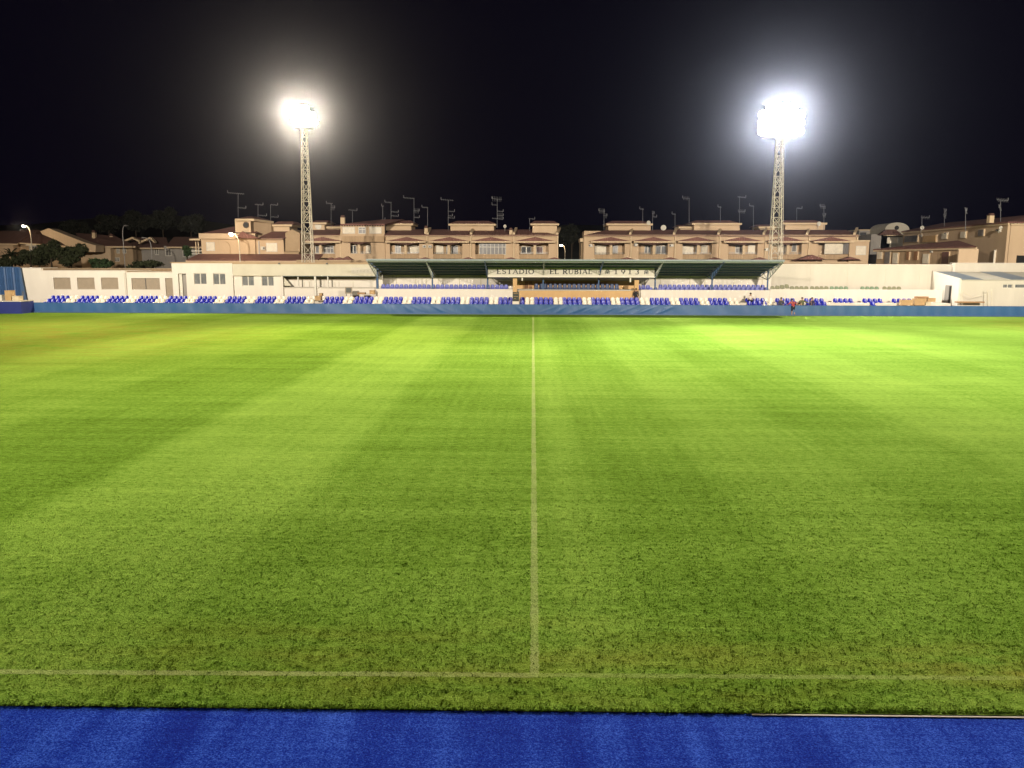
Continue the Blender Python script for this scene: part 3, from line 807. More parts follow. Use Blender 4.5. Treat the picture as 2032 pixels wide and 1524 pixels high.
def left_corner():
    Y = 84.2
    r = thing('corrugated_fence', (X(0, Y), Y, 0), 'tall blue corrugated metal fence at the far left corner', 'fence')
    x0, x1 = X(-80, Y), X(41, Y, 560); z = Z(531, Y, 20)
    n = 120; vs = []; fs = []
    for i in range(n+1):
        x = x0+(x1-x0)*i/n; d = .05*(1 if (i//3) % 2 else -1)
        vs += [(x, Y+d, 0), (x, Y+d, z)]
    for i in range(n): fs.append((2*i, 2*i+2, 2*i+3, 2*i+1))
    MB().add(vs, fs).build('sheet', M['bluesheet'], r)
    MB().box(x0, x1, Y-.08, Y+.1, z, z+.08).build('cap_rail', M['steelblue'], r)
    MB().hexa([(x1,Y-.1,0),(x1+.12+.45,Y-.1,0),(x1+.12+.45,Y+.1,0),(x1,Y+.1,0),(x1,Y-.1,z),(x1+.12,Y-.1,z),(x1+.12,Y+.1,z),(x1,Y+.1,z)]).build('end_post', M['steelblue'], r)
    # low covered bench block
    Y = 76.0
    r = thing('corner_platform', (X(10, Y), Y, 0), 'low dark blue covered platform with pale top in the left corner', 'platform')
    MB().fb(-60, 37.5, 598.5, 0, Y, Y+2.0, zb=0).build('cover', M['cover'], r)
    MB().fb(-60, 38, 597, 598.5, Y-.05, Y+2.05).build('top_slab', M['concrete'], r)
    zt = Z(597, Y, 20)
    def on(px0, px1, pt, m, nm, lb, cat, y=Y+.5):
        mb = MB(); a = X(px0, y, 590); b = X(px1, y, 590); mb.box(a, b, y, y+.7, zt, Z(pt, y, 20))
        mb.box(a-.02, b+.02, y-.02, y+.72, Z(pt, y, 20), Z(pt, y, 20)+.03)
        o = mb.build(nm, m); tag(o, lb, cat)
    on(-6, 3.5, 586, M['frame'], 'white_box', 'white box on the dark blue corner platform', 'box')
    on(10, 22, 577, M['cardboard'], 'brown_crate', 'taller brown crate on the dark blue corner platform', 'crate')
    on(24, 36.5, 588, M['cardpale'], 'beige_box', 'flat beige box on the dark blue corner platform', 'box')
    rr = MB(); Y = 78.6; rr.path([P(47, 598, Y), P(47, 579, Y), P(44, 579, Y)], .03); rr.path([P(44.5, 598, Y), P(44, 579, Y)], .03)
    tag(rr.build('handrail', M['rail']), 'thin dark handrail at the left end of the barrier', 'handrail')
left_corner()

# piles of boxes on the terrace
def carton(px0, px1, pt, pb_, Y, m, label, rz=0):
    mb = MB(); a, b = X(px0, Y, pt), X(px1, Y, pt); z0, z1 = Z(pb_, Y, px0), Z(pt, Y, px0)
    mb.box(a, b, Y, Y+.6, z0, z1); mb.box(a-.02, a+.3*(b-a), Y-.12, Y, z1-.02, z1); mb.box((a+b)/2-.03, (a+b)/2+.03, Y-.006, Y-.001, z0+.01, z1-.01)
    o = mb.build('carton', m); tag(o, label, 'box', 'cartons on the terrace'); return o
carton(625, 636, 587, 596, 80.4, M['cardboard'], 'open brown carton in the aisle below the bar post')
carton(633, 638.5, 582, 587.5, 81.2, M['cardboard'], 'small brown carton stacked behind the one in the aisle')
carton(733, 743, 576, 584, 82.4, M['cardboard'], 'brown carton against the white parapet end')
carton(709, 724, 580.5, 584, 82.4, M['wood'], 'flat brown tray beside the carton at the bar')
carton(1790, 1812, 595, 605.5, 80.2, M['cardboard'], 'wide brown carton on the right end of the terrace')
carton(1816, 1839, 592.5, 605.5, 80.3, M['cardboard'], 'largest brown carton under the flat boards on the right')
carton(1820, 1843, 588.5, 592.3, 80.4, M['wood'], 'flat brown boards on top of the largest carton')
carton(1841, 1857, 591.5, 599, 80.6, M['cardboard'], 'tilted brown carton right of the largest carton')
carton(1838, 1847, 599.5, 606, 80.0, M['cardpale'], 'small white carton in front of the largest carton')

# ------------------------------------------------------------------ right hand building
def right_building():
    Yf, Yb = 81.6, 87.3
    root = thing('store_building', (X(1955, Yf), Yf, 0), 'cream building with sloped roof of grey and pale strips at the right end', 'building')
    zf = Z(555, Yf, 1950); zr = Z(539.5, Yb, 1950)
    xl = X(1908, Yf, 560); xr = X(2150, Yf, 560)
    # left gable wall facing the stand
    xg = xl - .0
    MB().hexa([(xg-.2+.0, Yf, 0), (xg, Yf, 0), (xg, Yb, 0), (xg-.2, Yb, 0), (xg-.2, Yf, zf+.08), (xg, Yf, zf+.08), (xg, Yb, zr+.08), (xg-.2, Yb, zr+.08)]).build('gable_wall', M['white'], root)
    mb = MB(); wall_with_holes(mb, 1908, 2150, 556.5, Yf, Yf+.3, [(1990,2010,563.5,572), (2014,2060,563.5,572)]); mb.build('front_wall', M['beigewall'], root)
    window(root, 1990, 2010, 563.5, 572, Yf+.1, 'slide'); window(root, 2014, 2060, 563.5, 572, Yf+.1, 'slide')
    MB().hexa([(xl, Yf-.1, zf-.06), (xr, Yf-.1, zf-.06), (xr, Yb, zr-.06), (xl, Yb, zr-.06), (xl, Yf-.1, zf), (xr, Yf-.1, zf), (xr, Yb, zr), (xl, Yb, zr)]).build('roof', M['whitehouse'], root)
    rf = root.children[-1]
    for a, b in ((1908, 1950), (2006, 2050), (2106, 2148)):
        p0, p1 = X(a, Yf, 555), X(b, Yf, 555)
        MB().hexa([(p0, Yf-.12, zf+.004), (p1, Yf-.12, zf+.004), (p1, Yb, zr+.004), (p0, Yb, zr+.004), (p0, Yf-.12, zf+.03), (p1, Yf-.12, zf+.03), (p1, Yb, zr+.03), (p0, Yb, zr+.03)]).build('roof_strip', M['skylight'], rf)
    MB().fb(1888, 2150, 523, 0, Yb+.1, Yb+.4, zb=0).build('rear_wall', M['beigewall'], root)
    MB().fb(1888, 1893, 521.8, 541, Yb-.1, Yb+.1).build('pilaster', M['white'], root)
    MB().fb(1886, 2150, 521.8, 523, Yb, Yb+.5).build('coping', M['white'], root)
    # end wall face with door, between boundary wall and gable
    Ye = 84.5
    MB().box(xg-1.5, xg-1.45, 0, 0, 0, 0)
    dx = xg-.22
    d = MB().box(dx-.03, dx+.02, 83.0, 84.2, 0, Z(566, 83.6, 1890)).build('door', M['greywall'], root)
    MB().box(dx-.05, dx+.0, 83.0, 83.35, .0, Z(567, 83.6, 1890)-.02).build('door_gap', M['black'], root)
right_building()
def scaffold():
    Y = 80.6
    r = thing('scaffold_table', P(1935, 604, Y), 'pale trestle scaffold with a plank in front of the store building', 'scaffold')
    for a in (1903, 1909, 1960, 1968):
        MB().tube(P(a, 606, Y), P(a, 574, Y), .03).build('leg', M['mast'], r)
    mb = MB(); mb.tube(P(1909, 578, Y), P(1930, 590, Y), .02); mb.tube(P(1930, 590, Y), P(1962, 583, Y), .02); mb.tube(P(1903, 590, Y), P(1909, 590, Y), .02); mb.tube(P(1960, 577, Y), P(1968, 577, Y), .02)
    mb.build('brace', M['mast'], r)
    MB().fb(1903, 1958, 598.5, 601, Y-.1, Y+.4).build('plank', M['wood'], r)
scaffold()

# ------------------------------------------------------------------ flood light towers
def flood_tower(px_base, px_top, py_base, py_top, Y, cols, rows, lens, power, color, label, head_w=.62, loc=None, height=None, wb=1.35, wt=.55, aim=None, spots=(), face=0.0):
    if loc is None:
        b = P(px_base, py_base, Y); t = P(px_top, py_top, Y)
        t_x, H = t.x, t.z
        # leaning slightly as in the photo; base is carried down to the ground
        bx = b.x + (b.x - t.x) * (b.z / (t.z - b.z)) * .0
        base = Vector((bx, Y, 0))
    else:
        base = Vector(loc); t_x, H = loc[0], height; bx = loc[0]
    root = thing('floodlight_tower', base, label, 'floodlight tower', 'floodlight towers')
    corner = []
    for sx, sy in ((-1,-1),(1,-1),(1,1),(-1,1)):
        a = Vector((bx + sx*wb/2, base.y + sy*wb/2, 0)); b_ = Vector((t_x + sx*wt/2, base.y + sy*wt/2, H))
        corner.append((a, b_)); MB().tube(a, b_, .055, 6, .045).build('leg', M['mast'], root)
    mb = MB(); n = 17
    for f in range(4):
        a0, a1 = corner[f]; c0, c1 = corner[(f+1) % 4]
        for i in range(n):
            u, v = i/n, (i+1)/n
            if i % 2 == 0: mb.tube(a0.lerp(a1, u), c0.lerp(c1, v), .028, 4); mb.tube(c0.lerp(c1, u), a0.lerp(a1, v), .028, 4) if f in (0, 2) else None
            else: mb.tube(c0.lerp(c1, u), a0.lerp(a1, v), .028, 4)
            mb.tube(a0.lerp(a1, v), c0.lerp(c1, v), .022, 4)
    mb.build('bracing', M['mast'], root)
    # cable conduit with ladder loops on one side
    lad = MB(); a0, a1 = corner[1]; off = Vector((.22, 0, 0))
    lad.tube(a0 + off, a1 + off*.7, .03, 5); 
    for i in range(14):
        t_ = i/14; q = a0.lerp(a1, t_); lad.tube(q, q + off*(1-.3*t_) + Vector((.0,0,.25)), .025, 4)
    lad.build('ladder', M['mast'], root)
    W = cols*head_w; hh = head_w*1.02
    fr = MB()
    for rr in range(rows+1):
        z = H - .1 + rr*hh; fr.box(t_x - W*.4, t_x + W*.4, base.y-.05, base.y+.05, z-.04, z+.04)
    for s in (-.5, 0, .5): fr.box(t_x + s*W/2-.04, t_x + s*W/2+.04, base.y-.05, base.y+.05, H-.3, H+rows*hh)
    fr.box(t_x-W*.36, t_x+W*.36, base.y-.5, base.y+.5, H-.32, H-.24)
    fr.build('lamp_frame', M['lampbody'], root)
    s = math.cos(face); sgn = -1 if s > 0 else 1
    for rr in range(rows):
        for c in range(cols):
            if rows == 3 and cols == 6 and rr == 0 and c in (2, 3): continue
            if rr == rows-1 and c in (0, cols-1): continue
            x = t_x - W/2 + (c+.5)*head_w + (head_w*.3 if cols == 4 and rr == 0 else 0); z = H + (rr+.5)*hh
            y = base.y + sgn*.32
            hb = MB(); w = head_w*.49
            hb.tube((x, y-sgn*.30, z), (x, y+sgn*.02, z), w*.55, 12, w)
            h = hb.build('lamp_head', M['lampbody'], root)
            MB().disc((x, y+sgn*.05, z-.02), w*1.16, (0, 1, .25), .04, 16).build('lens', lens, h)
    for k, (ax, ay, az, ang, frac) in enumerate(spots):
        ld = bpy.data.lights.new('flood_beam', 'SPOT'); ld.energy = power*frac; ld.color = color
        ld.spot_size = R(ang); ld.spot_blend = 1.0; ld.shadow_soft_size = 1.0
        lo = bpy.data.objects.new('flood_beam', ld); col.objects.link(lo); lo.parent = root
        p = Vector((t_x, base.y + sgn*.9, H + rows*hh*.5))
        lo.location = p - base
        lo.rotation_euler = (Vector((ax, ay, az)) - p).to_track_quat('-Z', 'Y').to_euler()
    return root
TY = 93.0
def far_spots(s):
    return [(s*4, 16, 0, 52, 4.1), (s*55, 15, 0, 56, 1.7), (s*20, 24, 0, 56, .7), (-s*20, 52, 0, 64, .22), (s*14, 52, 0, 64, .16),
            (-s*4, 72, 0, 90, .44), (s*46, 66, 0, 90, .58)]
flood_tower(611, 603, 515, 250, TY, 4, 3, M['lens_w'], FAR_L, (1, .81, .52), 'tall cream lattice floodlight tower with smaller warm lamp cluster behind the bar', head_w=.74,
            spots=far_spots(-1))
flood_tower(1538.5, 1547, 515, 268, TY, 6, 4, M['lens'], FAR_R, (1, .97, .90), 'tall cream lattice floodlight tower with wide white lamp cluster at the canopy right end', head_w=.86,
            spots=far_spots(1))
for sx, lab in ((-1, 'lattice floodlight tower with lamps facing the far stand, behind the viewer on the left'), (1, 'lattice floodlight tower with lamps facing the far stand, behind the viewer on the right')):
    flood_tower(0, 0, 0, 0, 0, 6, 3, M['lens'], NEAR, (1, .90, .76), lab, loc=(sx*34, -6, 0), height=24, face=math.pi,
                spots=[(0, 106, 13, 46, 1.25), (sx*30, 106, 13, 46, 1.75), (sx*60, 110, 13, 46, 3.5), (sx*10, 62, 0, 46, .92), (-14.5, 18, 0, 30, .34) if sx < 0 else (26, 33, 0, 34, .34)] + ([(74, 113, 9, 26, 1.1)] if sx < 0 else []))

# haze, a closed box of even air round everything
hz = MB().box(-420, 420, -120, 420, -1.2, 60).build('haze', M['white'], loc=(0, 0, -1.2))
hm = bpy.data.materials.new('night haze'); hm.use_nodes = True
nt = hm.node_tree; nt.nodes.clear()
ou = nt.nodes.new('ShaderNodeOutputMaterial'); pv = nt.nodes.new('ShaderNodeVolumePrincipled')
pv.inputs['Color'].default_value = (.72, .78, 1, 1); pv.inputs['Density'].default_value = HAZE_D; pv.inputs['Anisotropy'].default_value = HAZE_G
nt.links.new(pv.outputs[0], ou.inputs['Volume'])
hz.data.materials.clear(); hz.data.materials.append(hm)
tag(hz, 'thin night haze glowing around the floodlights', 'haze', kind='stuff')

# ------------------------------------------------------------------ houses behind the stadium
HY = 120.0
def tri(mb, pts, Y0, Y1):   # pts photo pixels measured at Y0
    return mb.prism([(P(a, b, Y0).x, P(a, b, Y0).z) for a, b in pts], Y0, Y1)
def ac_unit(root, px, py, Y, s=3.2, dark=True):
    mb = MB().fb(px-s, px+s, py-s*.8, py+s*.8, Y-.45, Y).build('air_conditioner', M['frame'], root)
    c = P(px-s*.25, py, Y-.46); MB().disc(c, abs(X(px+s*.5, Y)-X(px, Y)), (0,1,0), .03, 14).build('fan_grille', M['rail'] if dark else M['greymetal'], mb)
def hip_box(root, x0, x1, pt, pe, pb, Y0, Y1, wm='ochre2', ov=4, name='roof_tower', tm='tile'):
    """small box tower with a flat hipped tile roof; pt ridge, pe eaves, pb bottom (pixels)"""
    t = MB().fb(x0+ov, x1-ov, pe+2.5, pb, Y0, Y1).build(name, M[wm], root)
    MB().fb(x0, x1, pe, pe+3.6, Y0-.55, Y1+.3).build('eaves', M['trim'], t)
    a, b = P(x0, pe, Y0-.55), P(x1, pe, Y0-.55); zt = Z(pt, Y0, (x0+x1)/2)
    ins = (b.x-a.x)*.16; y0, y1 = Y0-.6, Y1+.35
    MB().hexa([(a.x-.05,y0,a.z+.01),(b.x+.05,y0,a.z+.01),(b.x+.05,y1,a.z+.01),(a.x-.05,y1,a.z+.01),
               (a.x+ins,y0+1.2,zt),(b.x-ins,y0+1.2,zt),(b.x-ins,y1-1,zt),(a.x+ins,y1-1,zt)]).build('roof', M[tm], t)
    return t
def row_house(x0, x1, pk, wins, label, base=480, acs=(), roof_l=None, roof_r=None, wm='ochre', ridge=455.5, eave=467.5, rec=None, glazed=False, pitchroof=True):
    """one terraced house; all x, y are photo pixels on the facade plane"""
    Y = HY
    root = thing('terraced_house', (X((x0+x1)/2, Y), Y, 0), label, 'house', 'ochre terraced houses behind the stand')
    ra, rb = rec if rec else (pk-31, pk+27)
    dz = 0
    mb = MB()
    mb.fb(x0, ra, eave, 0, Y, Y+.3, zb=0); mb.fb(rb, x1, eave, 0, Y, Y+.3, zb=0)
    mb.fb(ra, rb, eave, 482.5, Y, Y+.3); mb.fb(ra, rb, 505, 0, Y, Y+.3, zb=0)
    mb.fb(ra, rb, 480, 508, Y+1.5, Y+1.7)
    a = X(ra, Y); b = X(rb, Y); mb.box(a-.2, a, Y+.3, Y+1.5, 2, Z(480, Y)); mb.box(b, b+.2, Y+.3, Y+1.5, 2, Z(480, Y))
    mb.build('wall', M[wm], root)
    # rounded parapet of the balcony
    mb = MB(); n = 8; zt, zb = Z(504.6, Y), Z(513.5, Y); A, B = X(ra+1, Y), X(rb-1, Y)
    pts = [(A+(B-A)*i/n, Y-.12-.55*math.sin(math.pi*i/n)) for i in range(n+1)]
    for (xa, ya), (xb, yb) in zip(pts, pts[1:]):
        mb.hexa([(xa,ya,zb),(xb,yb,zb),(xb,Y,zb),(xa,Y,zb),(xa,ya,zt),(xb,yb,zt),(xb,Y,zt),(xa,Y,zt)])
    mb.build('balcony', M['stain'], root)
    # tiled main roof
    zr, ze = Z(ridge, Y+4.2), Z(eave-1.2, Y-.5)
    l0, l1 = X(x0, Y), X(x1, Y); ll = X(roof_l, Y+4.2) if roof_l else X(x0, Y); lr = X(roof_r, Y+4.2) if roof_r else X(x1, Y)
    rf = MB().hexa([(l0, Y-.5, ze-.12), (l1, Y-.5, ze-.12), (lr, Y+4.2, zr-.12), (ll, Y+4.2, zr-.12), (l0, Y-.5, ze), (l1, Y-.5, ze), (lr, Y+4.2, zr), (ll, Y+4.2, zr)]).build('roof', M['tile'], root)
    MB().fb(x0, x1, eave-1.5, eave+1.6, Y-.45, Y-.02).build('eaves', M['trim'], root)
    MB().box(l0+.3, l1-.3, Y+4.2, Y+9, 0, zr-.2).build('rear_wall', M[wm], root)
    # tiled canopy over the balcony with a light fascia under it
    mb = MB(); tri(mb, [(pk-40, 478.2), (pk+40, 478.2), (pk+1, 470.2)], Y-1.15, Y-.002); aw = mb.build('balcony_roof', M['tile'], root)
    MB().fb(pk-40, pk+40, 478.3, 481.6, Y-1.05, Y-.004).build('fascia', M['trim'], aw)
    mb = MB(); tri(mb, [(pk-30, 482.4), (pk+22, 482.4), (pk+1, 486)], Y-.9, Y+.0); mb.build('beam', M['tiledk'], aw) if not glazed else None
    if not glazed: MB().fb(pk-2.5, pk+2.5, 482.6, 505, Y-.4, Y-.1).build('pillar', M['trim'], root)
    # balcony rail
    if not glazed:
        mb = MB()
        for zz in (500.3, 502.6): mb.fb(ra+2, pk-2.6, zz, zz+.6, Y-.3, Y-.25); mb.fb(pk+2.6, rb-2, zz, zz+.6, Y-.3, Y-.25)
        for i in range(9):
            q = ra+3+(rb-ra-6)*i/8; mb.fb(q, q+.4, 500.5, 505, Y-.29, Y-.26)
        mb.build('railing', M['rail'] if len(label) % 3 else M['greymetal'], root)
    for w in wins:
        wx0, wx1, wy0, wy1, kd = w
        window(root, wx0, wx1, wy0, wy1, (Y+1.4) if not glazed else Y-.05, kd)
    # party wall strip with its light coping across the tiles
    mb = MB().fb(x1-3, x1, eave+1.8, 0, Y-.32, Y-.006, zb=0); mb.build('pilaster', M['trim'], root)
    c = x1-1.5; q0, q1 = P(c, eave-2, Y-.55), P(c+5, ridge-.5, Y+4.2)
    MB().hexa([(q0.x-.18,q0.y,q0.z),(q0.x+.18,q0.y,q0.z),(q1.x+.18,q1.y,q1.z),(q1.x-.18,q1.y,q1.z),(q0.x-.18,q0.y,q0.z+.3),(q0.x+.18,q0.y,q0.z+.3),(q1.x+.18,q1.y,q1.z+.3),(q1.x-.18,q1.y,q1.z+.3)]).build('roof_coping', M['trim'], root)
    # porch roofs below, between the houses
    mb = MB(); tri(mb, [(x1-30, 516.5), (x1+14, 516.5), (x1-7, 510.5)], Y-1.3, Y-.35); mb.build('porch_roof', M['tile'], root)
    for (ax, ay) in acs: ac_unit(root, ax, ay, Y)
    return root
def chimney(root, px, pt, pb, Y, w=3, dark=True):
    c = MB().fb(px-w, px+w, pt, pb, Y, Y+.6).build('chimney', M['trim'], root)
    MB().fb(px-w*.8, px+w*.8, pt-4, pt, Y+.1, Y+.5).fb(px-w*1.1, px+w*1.1, pt-1, pt+.6, Y-.05, Y+.65).build('cowl', M['tiledk'], c)
def dish(root, px, py, Y, r=4.5):
    c = P(px, py, Y); rr = abs(X(px+r, Y)-X(px, Y)); mb = MB(); vs = []; fs = []; n = 14
    for j, (q, d) in enumerate(((0, .12), (.5, .08), (1, 0))):
        for i in range(n): vs.append((c.x+math.cos(2*math.pi*i/n)*rr*q, Y-.3-(.0-d)+.0, c.z+math.sin(2*math.pi*i/n)*rr*q))
    for j in range(2):
        for i in range(n): fs.append((j*n+i, j*n+(i+1) % n, (j+1)*n+(i+1) % n, (j+1)*n+i))
    mb.add(vs, fs); mb.tube(c + Vector((0,-.3,0)), c + Vector((0,-.75,-.05)), .03); mb.tube(c+Vector((0,-.2,0)), c+Vector((0,.1,-rr-.4)), .04)
    mb.build('satellite_dish', M['frame'], root)

# ---- first terrace
h = row_house(620, 679, 638, [(628, 636, 487, 503, 'curt'), (644, 664.5, 487, 503, 'multi')], 'ochre terraced house just right of the left floodlight tower', rec=(622, 668), roof_r=679, roof_l=620)
t = hip_box(h, 618, 652, 437, 441.5, 456, HY+3.4, HY+7)
MB().disc(P(631.5, 448.5, HY+3.36), .52, (0,1,0), .06, 24).build('round_plaque', M['frame'], t)
hip_box(h, 645, 680, 446, 449.5, 457, HY+5, HY+8, ov=3)
def tall_house():
    Y = HY
    root = thing('terraced_house', (X(722, Y), Y, 0), 'taller stained ochre house with a third row of windows beside the left tower', 'house', 'ochre terraced houses behind the stand')
    mb = MB(); mb.fb(679, 697, 447, 0, Y-.25, Y+.2, zb=0); mb.fb(738, 765.5, 447, 0, Y-.25, Y+.2, zb=0); mb.fb(697, 738, 447, 483, Y-.25, Y+.2); mb.fb(697, 738, 503, 0, Y-.25, Y+.2, zb=0)
    mb.fb(697, 738, 482, 504, Y+1.3, Y+1.5); mb.build('wall', M['ochre'], root)
    MB().fb(682, 764, 468.5, 480, Y-1.0, Y-.26).build('balcony', M['stain'], root)
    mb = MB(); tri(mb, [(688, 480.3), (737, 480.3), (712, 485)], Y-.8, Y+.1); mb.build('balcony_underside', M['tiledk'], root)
    MB().fb(679, 766, 444, 446.9, Y-.7, Y+.3).build('eaves', M['tile'], root)
    mb = MB()
    for i in range(17): mb.fb(681+i*5, 682.6+i*5, 447, 448.8, Y-.6, Y-.26)
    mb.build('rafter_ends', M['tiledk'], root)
    a, b = P(680, 444, Y-.6), P(766, 444, Y-.6)
    MB().hexa([(a.x,Y-.6,a.z),(b.x,Y-.6,a.z),(b.x+1,Y+6,a.z),(a.x,Y+6,a.z),(a.x+5.5,Y+3,a.z+.85),(b.x+2.,Y+3,a.z+.85),(b.x+2,Y+5,a.z+.85),(a.x+5.5,Y+5,a.z+.85)]).build('roof', M['tile'], root)
    window(root, 683, 707, 450.5, 463.5, Y-.28, 'shut'); window(root, 714, 729, 450.5, 464, Y-.28, 'multi'); window(root, 735.5, 759.5, 450.5, 463.5, Y-.28, 'shut')
    window(root, 697, 709, 487, 503, Y+1.2, 'slide'); window(root, 728, 737, 487, 503, Y+1.2, 'shut')
    MB().fb(712, 716.5, 484, 503, Y-.5, Y-.26).build('pillar', M['trim'], root)
    mb = MB(); mb.fb(699, 735, 499.5, 500.3, Y-.45, Y-.4); mb.fb(699, 735, 502, 502.8, Y-.45, Y-.4); mb.build('railing', M['greymetal'], root)
    chimney(root, 683.5, 431, 447, Y+.3, 4)
    t = hip_box(root, 764, 822, 437.2, 443.5, 457, HY+3.0, HY+7)
    mb = MB(); tri(mb, [(672, 516.5), (700, 516.5), (688, 508.5)], Y-1.6, Y-.3); tri(mb, [(640, 516.5), (668, 516.5), (655, 511)], Y-1.6, Y-.3); mb.build('porch_roof', M['tile'], root)
tall_house()
row_house(765.5, 850, 806, [(785, 797, 484, 503, 'multi'), (812, 836, 487, 502, 'shut')], 'ochre terraced house with scalloped awning left of a chimney', acs=[(843, 489)])
h = row_house(850, 936, 891, [(866, 880.5, 486.5, 504, 'shut'), (886, 892, 487, 504, 'curt'), (896, 909.5, 487, 504, 'curt')], 'ochre terraced house with a fan unit beside its cream shutter', acs=[(854, 489)])
chimney(h, 847, 452, 466, HY, 3.2)
hip_box(h, 891, 984, 438, 444, 457.5, HY+3.2, HY+8)
h = row_house(936, 1021, 974, [(951, 1004, 482.3, 505.5, 'multi')], 'ochre terraced house with a white glazed balcony', glazed=True)
chimney(h, 1013.5, 456, 467, HY, 3.2); dish(h, 1002, 449, HY+3, 3.2)
h = row_house(1021, 1107, 1061, [(1034, 1054, 489, 503.5, 'slide'), (1063, 1077, 489, 503.5, 'red')], 'ochre end terraced house left of the dark gap', roof_r=1060)
hip_box(h, 1052, 1108, 438, 443.5, 466, HY+1.6, HY+6)
MB().fb(1025.5, 1027, 470, 0, HY-.2, HY-.1, zb=0).build('drain_pipe', M['trim'], h)
# ---- second terrace
h = row_house(1157, 1252, 1211, [(1179, 1201.5, 486.5, 505, 'shut'), (1214, 1225, 487, 503, 'curt')], 'ochre end terraced house right of the dark gap', acs=[(1171, 487)], roof_l=1204, rec=(1178, 1238))
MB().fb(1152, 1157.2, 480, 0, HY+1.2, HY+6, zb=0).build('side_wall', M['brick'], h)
MB().fb(1150, 1157, 473, 480, HY+.4, HY+5).build('side_eaves', M['trim'], h)
hip_box(h, 1201, 1292, 438, 443.5, 457, HY+3.2, HY+8); dish(h, 1286.5, 442, HY+2.8, 4)
h = row_house(1252, 1339, 1296, [(1277, 1290, 487, 503, 'slide'), (1299, 1320.5, 487.5, 504, 'slide')], 'ochre terraced house with two dark framed windows and pinkish fan unit', acs=[(1260, 486), (1331, 487)])
dish(h, 1316, 452, HY+3.4, 5.5)
h = row_house(1339, 1427, 1383, [(1351, 1373.5, 486.5, 504.5, 'shut'), (1377, 1384, 487, 503, 'curt'), (1389, 1401, 487, 503, 'shut')], 'ochre terraced house below the middle roof tower of the second row')
hip_box(h, 1369, 1467, 437, 442.5, 457, HY+3.2, HY+8); hip_box(h, 1343, 1374, 446, 449.5, 457, HY+5, HY+8, ov=3)
h = row_house(1427, 1517, 1473, [(1456, 1471, 486, 503, 'multi'), (1481, 1496.5, 486, 503, 'shut')], 'ochre terraced house just left of the right floodlight tower', acs=[(1519, 495)])
h = row_house(1517, 1603, 1560, [(1540, 1560, 486, 500, 'shut'), (1567, 1577, 483, 500, 'curt')], 'ochre terraced house directly behind the right floodlight tower')
hip_box(h, 1548, 1634, 436.5, 442, 456, HY+3.2, HY+8); hip_box(h, 1500, 1535, 445.5, 449.5, 457, HY+5, HY+8, ov=3); dish(h, 1624, 444, HY+2.8, 4.3)
def end_house():
    h = row_house(1603, 1697, 1650, [(1632, 1669, 480.5, 504, 'shut')], 'ochre end terraced house with large pale shuttered glazing', glazed=True, roof_r=1672)
    Y = HY
    MB().fb(1669.2, 1681, 481, 504, Y-.3, Y-.1).build('side_glazing', M['glassc'], h)
    MB().fb(1681, 1719.5, 479.5, 0, Y-.6, Y+3, zb=0).build('annex', M['ochre'], h)
    an = h.children[-1]; window(an, 1694, 1714, 488, 506, Y-.65, 'shut'); MB().fb(1680, 1721, 476.5, 479.5, Y-.8, Y+3.2).build('annex_eaves', M['trim'], an)
    mb = MB(); tri(mb, [(1670, 515), (1708, 515), (1688, 509.5)], Y-2, Y-.62); tri(mb, [(1583, 515), (1640, 515), (1612, 505.5)], Y-2, Y-.35); mb.build('porch_roof', M['tile'], h)
end_house()

